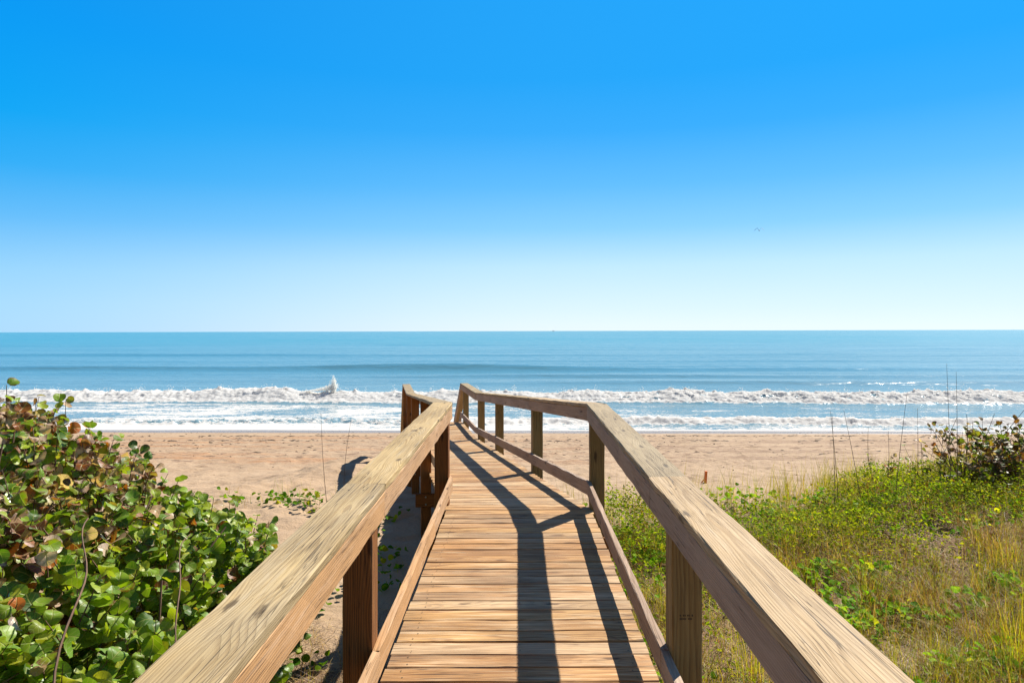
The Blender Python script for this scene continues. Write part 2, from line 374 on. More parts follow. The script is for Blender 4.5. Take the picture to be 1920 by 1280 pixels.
def sand_mat():
    t = NT("sand")
    geo = t.n("ShaderNodeNewGeometry"); P = geo.outputs["Position"]
    px, py, pz = t.sep(P)[:3]
    soil = t.attr("soil", "Fac")
    n1 = t.noise(P, 0.5, 4, 0.6); n2 = t.noise(P, 9, 4, 0.65); n3 = t.noise(P, 120, 2, 0.6)
    band = t.noise(t.vmath('MULTIPLY', P, (0.09, 0.9, 1)), 1, 5, 0.65)
    colr = t.mix(t.smooth(n1, 0.3, 0.7), (0.315, 0.215, 0.128), (0.37, 0.258, 0.158))
    # rougher, browner traffic band along the beach
    tr = t.math('MULTIPLY', t.smooth(py, 18.5, 22.0), t.smooth(py, 34.5, 31.5))
    colr = t.mix(t.math('MULTIPLY', tr, t.smooth(band, 0.46, 0.62, 0.0, 0.9)), colr, t.mix(t.smooth(px, -3, 6), (0.33, 0.17, 0.075), (0.235, 0.15, 0.088)))
    mark = t.noise(t.vmath('MULTIPLY', P, (1.6, 4.5, 1)), 1, 4, 0.7)
    colr = t.mix(t.math('MULTIPLY', tr, t.smooth(mark, 0.52, 0.62, 0.0, 0.9)), colr, (0.16, 0.095, 0.055))
    # grains and small shell bits
    colr = t.mix(t.smooth(n3, 0.35, 0.68, 0.0, 0.25), colr, (0.36, 0.25, 0.17))
    colr = t.mix(t.smooth(n2, 0.55, 0.75, 0.0, 0.18), colr, (0.54, 0.39, 0.23))
    # wet strip by the water
    edge = t.math('ADD', py, t.math('MULTIPLY', px, 0.03))
    edge = t.math('ADD', edge, t.math('MULTIPLY', t.noise(t.comb(t.math('MULTIPLY', px, 0.25), 0, 0), 1, 2), 0.9))
    wet = t.smooth(edge, 35.3, 36.5)
    colr = t.mix(wet, colr, (0.20, 0.150, 0.112))
    # litter and dark humus under the plants
    s2 = t.smooth(t.math('ADD', soil, t.math('MULTIPLY', t.math('SUBTRACT', t.noise(P, 2.2, 5, 0.7), 0.5), 1.6)), 0.38, 0.68)
    litter = t.mix(t.smooth(t.noise(t.vmath('MULTIPLY', P, (30, 60, 20)), 1, 3, 0.7), 0.35, 0.65), (0.07, 0.034, 0.014), (0.185, 0.105, 0.046))
    colr = t.mix(t.math('MULTIPLY', s2, 0.93), colr, litter)
    dim = t.voro(t.vmath('MULTIPLY', P, (2.6, 3.0, 1)), 1.0, 'SMOOTH_F1')
    hh = t.math('ADD', t.math('MULTIPLY', t.noise(P, 5.5, 5, 0.65), 1.0), t.math('MULTIPLY', dim, 0.45))
    nb = t.bump(hh, 0.55, 0.09)
    nb = t.bump(n3, 0.3, 0.004, nb)
    rough = t.math('SUBTRACT', 0.95, t.math('MULTIPLY', wet, 0.72))
    return t.finish(t.princ(Base_Color=colr, Roughness=rough, Specular_IOR_Level=0.3, Normal=nb))
SAND = sand_mat()

def sea_mat():
    t = NT("sea_water")
    geo = t.n("ShaderNodeNewGeometry"); P = geo.outputs["Position"]
    px, py, pz = t.sep(P)[:3]
    foam = t.attr("foam", "Fac")
    # silt makes the water greyer near the beach, teal further out
    far = t.smooth(py, 70, 420); mid = t.smooth(py, 50, 95)
    wc = t.mix(mid, (0.135, 0.22, 0.25), (0.075, 0.195, 0.255))
    wc = t.mix(far, wc, (0.010, 0.19, 0.255))
    sl = t.noise(t.vmath('MULTIPLY', P, (0.006, 0.028, 0)), 1, 4, 0.6)
    wc = t.mix(t.smooth(sl, 0.38, 0.66, 0.0, 0.35), wc, (0.10, 0.25, 0.33))
    r1 = t.noise(t.vmath('MULTIPLY', P, (0.55, 1.6, 0.5)), 1, 4, 0.6)
    r2 = t.noise(t.vmath('MULTIPLY', P, (0.10, 0.30, 0)), 1, 4, 0.6)
    nb = t.bump(r2, 0.5, 0.8); nb = t.bump(r1, 0.45, 0.13, nb)
    water = t.n("ShaderNodeBsdfPrincipled")
    t.put(water.inputs["Base Color"], wc); water.inputs["Roughness"].default_value = 0.20
    water.inputs["IOR"].default_value = 1.33; water.inputs["Specular IOR Level"].default_value = 0.13
    t.put(water.inputs["Normal"], nb)
    # foam: lacy, torn at its edges
    q = t.vmath('MULTIPLY', P, (1.1, 1.9, 1.1))
    lac = t.noise(q, 1.6, 6, 0.72); cell = t.voro(t.vmath('ADD', q, t.vmath('MULTIPLY', t.noise(q, 1.5, 3, out=1), (1.6, 1.6, 1.6))), 1.7, 'DISTANCE_TO_EDGE')
    f = t.math('ADD', foam, t.math('MULTIPLY', t.math('SUBTRACT', lac, 0.5), 1.5))
    f = t.math('ADD', f, t.math('MULTIPLY', t.smooth(cell, 0.16, 0.0), 0.22))
    ff = t.smooth(f, 0.46, 0.68)
    fb = t.bump(t.math('ADD', t.noise(P, 3.2, 6, 0.7), 0.0), 0.45, 0.10)
    fo = t.n("ShaderNodeBsdfDiffuse"); t.put(fo.inputs[0], (0.97, 0.955, 0.91)); t.put(fo.inputs["Normal"], fb)
    tl = t.n("ShaderNodeBsdfTranslucent"); t.put(tl.inputs[0], (0.90, 0.89, 0.82))
    fm = t.n("ShaderNodeMixShader"); fm.inputs[0].default_value = 0.5
    t.t.links.new(fo.outputs[0], fm.inputs[1]); t.t.links.new(tl.outputs[0], fm.inputs[2])
    mx = t.n("ShaderNodeMixShader"); t.put(mx.inputs[0], ff)
    t.t.links.new(water.outputs[0], mx.inputs[1]); t.t.links.new(fm.outputs[0], mx.inputs[2])
    return t.finish(mx.outputs[0])
SEA = sea_mat()
t_ = NT("sea_spray"); d_ = t_.n("ShaderNodeBsdfDiffuse"); t_.put(d_.inputs[0], (0.97, 0.96, 0.92))
tr_ = t_.n("ShaderNodeBsdfTranslucent"); t_.put(tr_.inputs[0], (0.97, 0.96, 0.92)); mm_ = t_.n("ShaderNodeMixShader")
t_.t.links.new(d_.outputs[0], mm_.inputs[1]); t_.t.links.new(tr_.outputs[0], mm_.inputs[2]); SPRAY = t_.finish(mm_.outputs[0])

# ------------------------------------------------------------------ ground
def axis(segs):
    out = [segs[0][0]]
    for a, b, st in segs:
        n = max(1, int(round((b - a) / st))); out += list(np.linspace(a, b, n + 1)[1:])
    return np.array(out)

def veg_edge(x):
    return 10.2 + 0.35 * gn(x * .6, 0 * x, 31) + 0.15 * gn(x * 2.1, 0 * x, 32) + 2.0 * sst(3.8, 6.2, x) - 0.8 * sst(2.4, 1.2, x)

def veg_mask(x, y):
    """how much plant cover the dune carries (0..1)"""
    x = np.asarray(x, float); y = np.asarray(y, float)
    e = veg_edge(x)
    right = sst(0.75, 1.15, x) * sst(e + 0.5, e - 0.9, y)
    left = sst(-1.7, -2.6, x) * sst(7.4, 6.2, y)
    return np.maximum(right, left)

gx = axis([(-260, -60, 12), (-60, -14, 0.9), (-14, -6, 0.14), (-6, 8, 0.065), (8, 16, 0.14), (16, 60, 0.9), (60, 260, 12)])
gy = axis([(-40, -4, 3), (-4, 2, 0.2), (2, 16, 0.065), (16, 38.5, 0.10), (38.5, 60, 1.0)])
GX, GY = np.meshgrid(gx, gy, indexing='ij')
GZ = ground_h(GX, GY)
soil = veg_mask(GX, GY)
soil = np.maximum(soil, 1.0 * sst(-2.6, -1.6, GX) * sst(-0.2, -0.9, GX) * sst(6.3, 5.2, GY))
V = np.stack([GX, GY, GZ], -1).reshape(-1, 3)
g_ob = mesh_np("sand_ground", V, [grid_faces(len(gx), len(gy))], SAND, None, {"soil": ('FLOAT', soil.ravel())}, smooth=True)
tag(g_ob, "pale sand of the dune and the beach", None, kind="structure")

# ------------------------------------------------------------------ sea
def shore(x): return 37.6 - 0.03 * x + 0.35 * gn(x * .10, 0 * x, 41) + 0.12 * gn(x * .5, 0 * x, 42)
def breaker_y(x): return 53.2 - 0.045 * x + 0.7 * gn(x * .05, 0 * x, 43) + 0.25 * gn(x * .22, 0 * x, 44)

def sea_h(x, y):
    d = y - breaker_y(x)
    far = sst(1200, 300, y)
    env = 0.5 + 0.9 * fbm(x * .012, y * .02, 51, 2)
    ph = y / 17.0 * 2 * math.pi + 2.2 * gn(x * .010, y * .012, 52) * 2
    s1 = (0.5 + 0.5 * np.sin(ph)) ** 2.2
    s2 = (0.5 + 0.5 * np.sin(y / 9.3 * 2 * math.pi + 0.018 * x * 3 + 3 * gn(x * .018, y * .02, 53))) ** 1.6
    sw = sst(2, 10, d) * far * (0.16 * np.clip(env, 0, 1.2) * s1 + 0.10 * s2 * np.clip(0.5 + fbm(x * .02, y * .03, 54, 2), 0, 1))
    # one clean swell standing up behind the breakers
    for yc, am, se, bl, br in ((70.0, 0.34, 61, .15, .9), (80.0, 0.42, 64, .25, .8), (94.0, 0.80, 62, .9, .35), (122.0, 0.36, 65, .3, .2), (150.0, 0.45, 66, .7, .1), (196.0, 0.4, 67, .2, .3), (260.0, 0.4, 68, .4, .2)):
        wq = yc / 94.0
        c = yc - 0.05 * x + 2.0 * wq * gn(x * .022 / wq, 0 * x, se)
        e = np.clip(bl + (br - bl) * sst(-20 * wq, 25 * wq, x) + (0.75 - 0.5 * sst(-5 * wq, 25 * wq, x)) * gn(x * .020 / wq, 0 * x + 3.3, se + 30), 0.0, 1.25)
        uu = (y - c) / wq; sw = sw + am * e * np.exp(-(uu / np.where(uu < 0, 2.1, 4.5)) ** 2)
    chop = 0.05 * far * fbm(x * .45, y * 1.1, 55, 3)
    h = sw + chop * sst(-14, 4, d)
    # breaker: steep tumbling front, gentle back
    hb = 0.68 + 0.26 * gn(x * .07, 0 * x, 45) + 0.20 * gn(x * .28, 0 * x, 46) + 0.10 * gn(x * .9, 0 * x, 49)
    h = h + hb * np.where(d < 0.6, 0.45 * sst(-2.6, -0.2, d) + 0.55 * sst(-1.5, 0.6, d), np.exp(-((d - 0.6) / 2.3) ** 2))
    # small bore close to the sand
    b2 = shore(x) + 3.2 + 0.5 * gn(x * .12, 0 * x, 47)
    e2 = (0.10 + 0.24 * sst(-4, 6, x)) * (0.75 + 0.5 * gn(x * .2, 0 * x, 48))
    d2 = y - b2
    h = h + e2 * np.where(d2 < 0, sst(-0.9, 0, d2), np.exp(-(d2 / 1.6) ** 2))
    return h + 0.03 * sst(0.0, 3.0, y - shore(x))

def surf_mesh():
    xs = axis([(-160, -62, 1.2), (-62, -50, 0.3), (-50, 50, 0.085), (50, 62, 0.3), (62, 160, 1.2)])
    ys = np.concatenate([axis([(33.5, 43.0, 0.10), (43.0, 50.0, 0.16)]), axis([(50.0, 56.5, 0.085), (56.5, 62, 0.25), (62, 66, 0.5)])[1:]])
    X, Y = np.meshgrid(xs, ys, indexing='ij')
    Z = sea_h(X, Y)
    d = Y - breaker_y(X)
    left = sst(14, -14, X)
    body = sst(-2.6, -1.2, d) * sst(1.5, 0.55, d)
    # lumps of tumbling foam
    lump = billow(X * .62, Y * .8, 71, 5, 0.62); fine = fbm(X * 2.6, Y * 3.1, 72, 3)
    Z = Z + body * ((0.14 + 0.15 * sst(-8, 12, X)) * (lump - 0.40) + 0.10 * (billow(X * 2.1, Y * 2.4, 171, 3, 0.6) - 0.4) + 0.04 * fine)
    spray = np.clip(gn(X * 1.9, Y * 1.2, 73), 0, 1) ** 2 * body * sst(-0.4, 0.7, d)
    Z = Z + 0.35 * spray
    Y2 = Y - body * (0.30 * (billow(X * .7, Y * .6 + 7, 74, 4) - 0.5)) * sst(-2.0, -0.4, d)
    b2 = shore(X) + 3.2 + 0.5 * gn(X * .12, 0 * X, 47); d2 = Y - b2
    body2 = sst(-1.2, -0.5, d2) * sst(1.7, 0.5, d2)
    Z = Z + body2 * (0.26 * (billow(X * 1.1, Y * 1.3, 75, 5, 0.6) - 0.45))
    wash = sst(0.0, 1.0, Y - shore(X)) * sst(-1.0, -4.0, d)
    Z = Z + wash * 0.035 * fbm(X * 1.7, Y * 2.2, 76, 4, 0.6)
    # foam cover
    foam = (1.05 - (0.62 - 0.25 * left) * sst(.0, .45, fbm(X * .8, Y * 1.3 + 5, 85, 4, .6)) * sst(1.2, -.2, d)) * sst(-2.4, -1.3, d) * sst(2.0, 0.8, d)
    behind = 0.25 * sst(6, 1.5, d) * sst(0.8, 1.5, d) * sst(-0.1, 0.5, fbm(X * .2, Y * .4, 77, 3))
    streak = fbm(X * .16 + 0.3 * fbm(X * .3, Y * .3, 80, 2), Y * .55, 78, 4, 0.6)
    flat = (0.22 + 0.30 * left + 0.75 * streak) * sst(-1.6, -3.0, d) * sst(0, 0.5, Y - shore(X))
    trough = sst(-6.0, -2.2, d) * sst(-1.6, -2.4, d)
    flat = flat - 0.12 * trough
    near = sst(5.2, 1.6, Y - shore(X)) * sst(0.0, 0.2, Y - shore(X))
    f = np.maximum(np.maximum(foam, behind), np.maximum(flat, near * (0.52 + 0.25 * left + 0.5 * streak)))
    f = np.maximum(f, 0.95 * body2 * (0.4 + 0.6 * sst(-14, 4, X)))
    lip = sst(-0.9, -0.5, Y - shore(X)) * sst(0.9, 0.25, Y - shore(X)); f = np.maximum(f, lip * 0.95)
    Z = Z - 0.34 * sst(0.25, -1.3, Y - shore(X))            # the sheet dives under the sand at the water's edge
    V = np.stack([X, Y2, Z], -1).reshape(-1, 3)
    return V, grid_faces(len(xs), len(ys)), np.clip(f, 0, 1.2).ravel()
acc = Acc()
V, F, fo = surf_mesh(); acc.add(V, F, foam=fo)
# open sea, from the back of the surf to the horizon
yr = np.concatenate([66 + np.arange(0, 90, 0.45), 156 * (14000 / 156) ** np.linspace(0, 1, 330)])
u = np.linspace(-1, 1, 760); u = np.sign(u) * np.abs(u) ** 1.25
X = u[:, None] * (yr[None, :] * 1.7 + 92); Y = np.repeat(yr[None, :], len(u), 0)
Z = sea_h(X, Y)
acc.add(np.stack([X, Y, Z], -1).reshape(-1, 3), grid_faces(len(u), len(yr)), foam=np.zeros(X.size))
sea = acc.build("sea", SEA, None, {"foam": 'FLOAT'}, smooth=True)
tag(sea, "blue sea with a line of breaking surf", None, kind="structure")

# ------------------------------------------------------------------ boardwalk
CR = C; CL = [c + np.array([0, s_]) for c, s_ in zip(C, (0, .30, .12, .04, 0))]     # the bend comes a little later on the left
def offs(o):
    """mitred line parallel to the centre line at distance o (right positive): 3-D points at the path's vertices (z = deck)"""
    out = []; C = CL if o < -0.3 else CR
    for i in range(len(C)):
        d0 = (C[i] - C[i - 1]) if i else (C[1] - C[0]); d1 = (C[i + 1] - C[i]) if i < len(C) - 1 else d0
        d0 = d0 / np.linalg.norm(d0); d1 = d1 / np.linalg.norm(d1)
        n0 = np.array([d0[1], -d0[0]]); n1 = np.array([d1[1], -d1[0]]); b = n0 + n1; b = b / np.linalg.norm(b)
        p = C[i] + b * (o / b.dot(n0)); out.append(Vector((p[0], p[1], DZ[i])))
    return out
def on_line(o, seg, y):
    a, b = offs(o)[seg], offs(o)[seg + 1]; t = (y - a.y) / (b.y - a.y); return a.lerp(b, t)
HALF = math.tan(math.atan2(0.189, 0.982) / 2)          # mitre at the bend

bw = empty("boardwalk", (0.0, 0.0, 3.7))
tag(bw, "weathered wooden boardwalk with handrails bending left over the dune towards the sea", "boardwalk")
bw_inv = Matrix.Translation((0, 0, -3.7))
bpy.context.view_layer.update()
def attach(o):
    M = o.matrix_world.copy(); o.parent = bw; o.matrix_parent_inverse = Matrix.Identity(4); o.matrix_basis = bw_inv @ M; return o
def bb(name, p0, p1, wd, th, mat, seed, **kw):
    L = (Vector(p1) - Vector(p0)).length
    m0 = kw.pop('m0', 0); m1 = kw.pop('m1', 0); up = kw.pop('up', (0, 0, 1)); cham = kw.pop('cham', 0.004); jit = kw.pop('jit', 0.0012)
    V, F, wc = board_geo(L, wd, th, m0, m1, seed, cham, jit=jit)
    o = mesh_np(name, V, F, mat, None, {"wco": ('FLOAT_VECTOR', wc), "wseed": ('FLOAT', np.full(len(V), seed))})
    o.matrix_world = frame_mat(p0, p1, up); return attach(o)

# deck: planks of one segment in one mesh
DW = W + 0.036
def deck_segment(a_l, a_r, b_l, b_r, skew, seed0, name="deck"):
    """planks across between two 3-D edges, laid skewed by a few degrees"""
    rs = np.random.default_rng(int(seed0 * 10)); A = Acc()
    cl = (a_l + a_r) / 2; cr = (b_l + b_r) / 2
    run = (cr - cl); L = run.length; pitch = 0.1437; n = int(L / pitch); pitch = L / n
    fwd = run.normalized()
    for i in range(n):
        t0, t1 = i / n, (i + 1) / n; tm = (t0 + t1) / 2
        sk = skew(tm)
        pl = a_l.lerp(b_l, tm); pr = a_r.lerp(b_r, tm)
        ax = (pr - pl); ax = ax + fwd * (sk * ax.length); wlen = ax.length
        gap = 0.006 + 0.008 * rs.random() ** 2
        sd = seed0 + i * 0.617 + rs.random() * 0.2
        jl, jr = rs.normal(0, 0.004, 2)
        V, F, wc = board_geo(wlen + jl + jr, pitch - gap, 0.038, seed=sd, cham=0.005, seg=6, jit=0.0009, rs=rs)
        up = Vector((0, 0, 1)); x = ax.normalized(); z = fwd.cross(x) * -1
        z = x.cross(fwd); z = z if z.z > 0 else -z
        y = z.cross(x)
        base = (pl + pr) / 2 - x * (wlen / 2 + jl) - z * (0.019 + 0.0015 * abs(rs.normal()))
        cup = rs.normal(0, 0.008)
        M = np.array([x, y, z])
        V[:, 2] += cup * V[:, 1]
        A.add(V @ M + np.array(base) - np.array((0, 0, 3.7)), F, wco=wc, wseed=np.full(len(V), sd))
    o = A.build(name, WOOD_DECK, bw, {"wseed": 'FLOAT'}); return o
el, er = offs(-DW), offs(DW)
yb = 6.60
l1, r1 = on_line(-DW, 0, yb), on_line(DW, 0, yb)
deck_segment(el[0], er[0], l1, r1, lambda t: 0.0, 1.3)
l2, r2 = on_line(-DW, 1, 15.0 + .02), on_line(DW, 1, 15.0 + .02)
deck_segment(l1 + Vector((0, .004, 0)), r1 + Vector((0, .004, 0)), l2, r2, lambda t: 0.05 * min(1, t * 5), 41.7)
deck_segment(l2 + Vector((0, .004, 0)), r2 + Vector((0, .004, 0)), on_line(-DW, 2, 18.0), on_line(DW, 2, 18.0), lambda t: 0.05, 77.1)

# screw heads in the near planks
A = Acc()
rs = np.random.default_rng(5)
for i in range(58):
    yy = -1.6 + (i + 0.5) * (8.2 / 57)
    if yy > 6.5: break
    for xx in (-0.60, 0.0, 0.60):
        for dy in (-0.035, 0.035):
            a = np.arange(7) / 7 * 2 * math.pi; px_ = xx + rs.normal(0, .008); py_ = yy + dy + rs.normal(0, .004)
            z0 = EYE - 1.8 + SLOPE * py_ - 3.7 + 0.0012
            A.add(np.stack([px_ + .0042 * np.cos(a), py_ + .0042 * np.sin(a), np.full(7, z0)], -1), np.arange(7)[None, :])
scr = A.build("screw_heads", STAMP, bw); tag(scr, kind="stuff")

posts_at = {0: [-0.4, 3.24, 6.74], 1: [9.42, 12.55, 14.95], 2: [17.85]}
seedk = [3.0]
def nseed(): seedk[0] += 1.37; return seedk[0]
post_objs = {}
for side in (-1, 1):
    for seg, ys in posts_at.items():
        for y in ys:
            if side < 0: y = y + {3.24: 0.08, 6.74: 0.16}.get(y, 0)
            p = on_line(side * (W + 0.038 + 0.07 + 0.001), seg, y) if side < 0 or not (seg == 0 and y > 6.6) else on_line(side * (W + 0.109), 1, y)
            g = float(ground_h(p.x, p.y)) - 0.35
            top = p.z + 0.974
            dd = (C[seg + 1] - C[seg]); ang = math.atan2(-dd[0], dd[1]) if seg else 0.0
            V, F, wc = board_geo(top - g, 0.14, 0.14, seed=nseed(), cham=0.006, jit=0.0010)
            M = Matrix.Translation((p.x, p.y, g)) @ Matrix.Rotation(ang, 4, 'Z') @ Matrix(((0, 0, 1, 0), (0, 1, 0, 0), (-1, 0, 0, 0), (0, 0, 0, 1))).transposed().to_4x4()
            M = Matrix.Translation((p.x, p.y, g)) @ Matrix.Rotation(ang, 4, 'Z') @ Matrix.Rotation(math.radians(-90), 4, 'Y')
            o = mesh_np("post", V, F, WOOD_POST_D if side < 0 else WOOD_POST_G, None, {"wco": ('FLOAT_VECTOR', wc), "wseed": ('FLOAT', np.full(len(V), seedk[0]))})
            o.matrix_world = M; attach(o); post_objs[(side, y)] = (o, p, g)
            # cross beam under the deck, bolted to the posts' near faces (one per pair)
            if side > 0:
                q = on_line(-(W + 0.25), seg, y) if not (seg == 0 and y > 6.6) else on_line(-(W + 0.25), 1, y)
                q2 = on_line((W + 0.25), seg, y) if not (seg == 0 and y > 6.6) else on_line((W + 0.25), 1, y)
                dn = Vector((-math.sin(ang), math.cos(ang), 0)) * -(0.07 + 0.021)
                zc = p.z - 0.375
                b = bb("cross_beam", Vector((q.x, q.y, zc)) + dn, Vector((q2.x, q2.y, zc)) + dn, 0.038, 0.185, WOOD_POST_D, nseed())
                for sx in (0.14, (q2 - q).length - 0.14):
                    for dzb in (-0.05, 0.05):
                        a = np.arange(8) / 8 * 2 * math.pi; r = 0.014
                        Vb = np.concatenate([np.stack([sx + r * np.cos(a), np.full(8, -0.019), dzb + r * np.sin(a)], -1), np.stack([sx + r * .8 * np.cos(a), np.full(8, -0.030), dzb + r * .8 * np.sin(a)], -1)])
                        k = np.arange(8); Fq = np.stack([k, (k + 1) % 8, 8 + (k + 1) % 8, 8 + k], -1)
                        mesh_np("bolt", Vb, [Fq, (8 + k)[None, :]], BOLT, b)

# faded two-line mill stamp on the near right post (illegible)
po, pp, pg = post_objs[(1, 3.24)]
A = Acc(); rs = np.random.default_rng(9)
zs = pp.z + 0.443
for row in range(2):
    x = -0.035
    while x < 0.022:
        w_ = rs.uniform(0.003, 0.0065); h_ = rs.uniform(0.006, 0.0095)
        if rs.random() < 0.88:
            zc = (zs - row * 0.0155) - pg
            A.add([(zc - h_ / 2, -x, -0.0712), (zc + h_ / 2, -x, -0.0712), (zc + h_ / 2, -x - w_, -0.0712), (zc - h_ / 2, -x - w_, -0.0712)], [[0, 1, 2, 3]])
        x += w_ + 0.0018
stamp_geo = A

# rails: cap, side board, toe board along each side
def split(seg, cuts):
    a = [C[seg][1]] + cuts + [C[seg + 1][1]]
    return list(zip(a[:-1], a[1:]))
cuts = {-1: {0: [3.37], 1: [10.8], 2: [], 3: []}, 1: {0: [3.50], 1: [9.42], 2: [], 3: []}}
tcuts = {-1: {0: [3.24, 5.4], 1: [9.42, 12.55], 2: [], 3: []}, 1: {0: [3.24], 1: [9.42, 12.55], 2: [], 3: []}}
capmat = {-1: [WOOD_CAP_L, WOOD_CAP_L, WOOD_CAP_O, WOOD_CAP_O, WOOD_CAP_O, WOOD_CAP_O], 1: [WOOD_CAP_R, WOOD_CAP_O, WOOD_CAP_R, WOOD_CAP_O, WOOD_CAP_O, WOOD_CAP_O]}
def run_boards(name, side, o_mid, wd, th, zmid, cutd, mats, vertical=False):
    line = offs(side * o_mid); k = 0
    for seg in range(4):
        a, b = line[seg], line[seg + 1]
        ts = [0.0] + [(y - a.y) / (b.y - a.y) for y in cutd[side][seg]] + [1.0]
        for j in range(len(ts) - 1):
            p0, p1 = a.lerp(b, ts[j]), a.lerp(b, ts[j + 1])
            d = (p1 - p0).normalized()
            g0 = 0.0006 if j else 0; g1 = 0.0006 if j < len(ts) - 2 else 0
            p0 = p0 + d * g0 + Vector((0, 0, zmid)); p1 = p1 - d * g1 + Vector((0, 0, zmid))
            # local y points left of travel; mitres only at the bend (seg 0 end, seg 1 start)
            m1 = HALF if (seg == 0 and j == len(ts) - 2) else 0
            m0 = -HALF if (seg == 1 and j == 0) else 0
            mt = mats[min(k, len(mats) - 1)] if isinstance(mats, list) else mats
            if seg == 3 and name == "handrail_cap": p1 = p1 + Vector((0, 0, 0))
            bb(name, p0, p1, wd, th, mt, nseed(), m0=m0, m1=m1, cham=0.005 if name == "handrail_cap" else 0.004, jit=0.0016)
            k += 1
for side in (-1, 1):
    run_boards("handrail_cap", side, W + 0.0945, 0.197, 0.038, 0.994, cuts, capmat[side])
    run_boards("side_rail", side, W + 0.019, 0.038, 0.127, 0.9105, cuts, WOOD_SIDE if side < 0 else WOOD_SIDE_G)
    run_boards("toe_rail", side, W + 0.019, 0.038, 0.13, 0.187, tcuts, WOOD_SIDE if side < 0 else WOOD_SIDE_G)

A = Acc()
for side in (-1, 1):
    for seg, ys in posts_at.items():
        for y in ys:
            if seg == 0 and y > 6.6: y = 6.45
            for dx in (-.035, .035):
                p = on_line(side * (W + 0.109) + dx, seg, y); a = np.arange(7) / 7 * 6.283
                A.add(np.stack([p.x + .005 * np.cos(a), p.y + .005 * np.sin(a), np.full(7, p.z - 3.7 + 1.0148)], -1), np.arange(7)[None, :])
tag(A.build("cap_screws", STAMP, bw), kind="stuff")
# stringers under the deck, stairs at the end
for o_ in (-W + 0.05, 0.0, W - 0.05):
    ln = offs(o_)
    for seg in range(3):
        bb("stringer", ln[seg] - Vector((0, 0, 0.16)), ln[seg + 1] - Vector((0, 0, 0.16)), 0.038, 0.235, WOOD_POST_D, nseed())
for o_ in (-W - 0.0, W + 0.0):
    ln = offs(o_); bb("stair_stringer", ln[3] - Vector((0, 0, 0.2)), ln[4] - Vector((0, 0, 0.2)), 0.038, 0.25, WOOD_POST_D, nseed())
for k in range(9):
    t = (k + 0.75) / 9.3
    a, b = offs(-W + .03)[3].lerp(offs(-W + .03)[4], t), offs(W - .03)[3].lerp(offs(W - .03)[4], t)
    bb("stair_tread", a, b, 0.27, 0.038, WOOD_DECK, nseed())
for side in (-1, 1):
    p = offs(side * (W + 0.109))[4]; p = offs(side * (W + 0.109))[3].lerp(p, 0.93)
    g = float(ground_h(p.x, p.y)) - 0.3
    V, F, wc = board_geo(p.z + 0.96 - g, 0.14, 0.14, seed=nseed())
    o = mesh_np("post", V, F, WOOD_POST_D if side < 0 else WOOD_POST_G, None, {"wco": ('FLOAT_VECTOR', wc), "wseed": ('FLOAT', np.full(len(V), seedk[0]))})
    o.matrix_world = Matrix.Translation((p.x, p.y, g)) @ Matrix.Rotation(math.atan2(0.189, 0.982), 4, 'Z') @ Matrix.Rotation(math.radians(-90), 4, 'Y'); attach(o)
# stamp sits on the post's near (-Y) face: post local x up, local y = world y, local z = -world x
S = np.concatenate(stamp_geo.V)
S2 = np.stack([S[:, 0], np.full(len(S), -0.0716), S[:, 1]], -1)
mesh_np("lumber_stamp", S2, [np.concatenate(stamp_geo.F[4])], STAMP, po)

# ------------------------------------------------------------------ plant builders
def rot_frames(nrm, spin, rs):
    """(n,3,3) frames whose z is nrm, x spun around it"""
    nrm = nrm / np.linalg.norm(nrm, axis=1, keepdims=True)
    ref = np.where(np.abs(nrm[:, 2:3]) < 0.95, np.array([[0, 0, 1.0]]), np.array([[1.0, 0, 0]]))
    x = np.cross(ref, nrm); x /= np.linalg.norm(x, axis=1, keepdims=True); y = np.cross(nrm, x)
    c, s = np.cos(spin)[:, None], np.sin(spin)[:, None]
    return np.stack([c * x + s * y, -s * x + c * y, nrm], 1)

def place(tv, tf, pos, fr, size, col, extra=None):
    """copies of a template leaf merged to arrays"""
    n, k = len(pos), len(tv)
    V = np.einsum('kj,njm->nkm', tv, fr) * size[:, None, None] + pos[:, None, :]
    F = [(f[None] + (np.arange(n) * k)[:, None, None]).reshape(-1, f.shape[1]) for f in tf]
    c4 = np.concatenate([col, np.ones((n, 1))], 1)
    return V.reshape(-1, 3), F, np.repeat(c4, k, 0)

def round_leaf(cup=0.16, fold=0.18, nr=18, wav=0.03, seed=0):
    """x from the base (0) to the tip (1), y across; heart notch at the base"""
    rs = np.random.default_rng(seed)
    a = np.linspace(0, 2 * np.pi, nr, endpoint=False) + np.pi
    rim = np.stack([0.5 + 0.5 * np.cos(a), 0.54 * np.sin(a)], -1)
    rim[0, 0] = 0.07; wv = rs.normal(0, wav, nr)
    inn = (rim - [0.5, 0]) * 0.55 + [0.5, 0]
    def z(p): return fold * np.abs(p[:, 1]) - cup * ((p[:, 0] - 0.5) ** 2 * 2.0)
    P = np.concatenate([[[0.5, 0]], inn, rim]); Z = z(P); Z[1 + nr:] += wv
    tv = np.concatenate([P, Z[:, None]], 1)
    k = np.arange(nr); k2 = (k + 1) % nr
    return tv, [np.stack([np.zeros(nr, int), 1 + k, 1 + k2], -1), np.stack([1 + k, 1 + nr + k, 1 + nr + k2, 1 + k2], -1)]

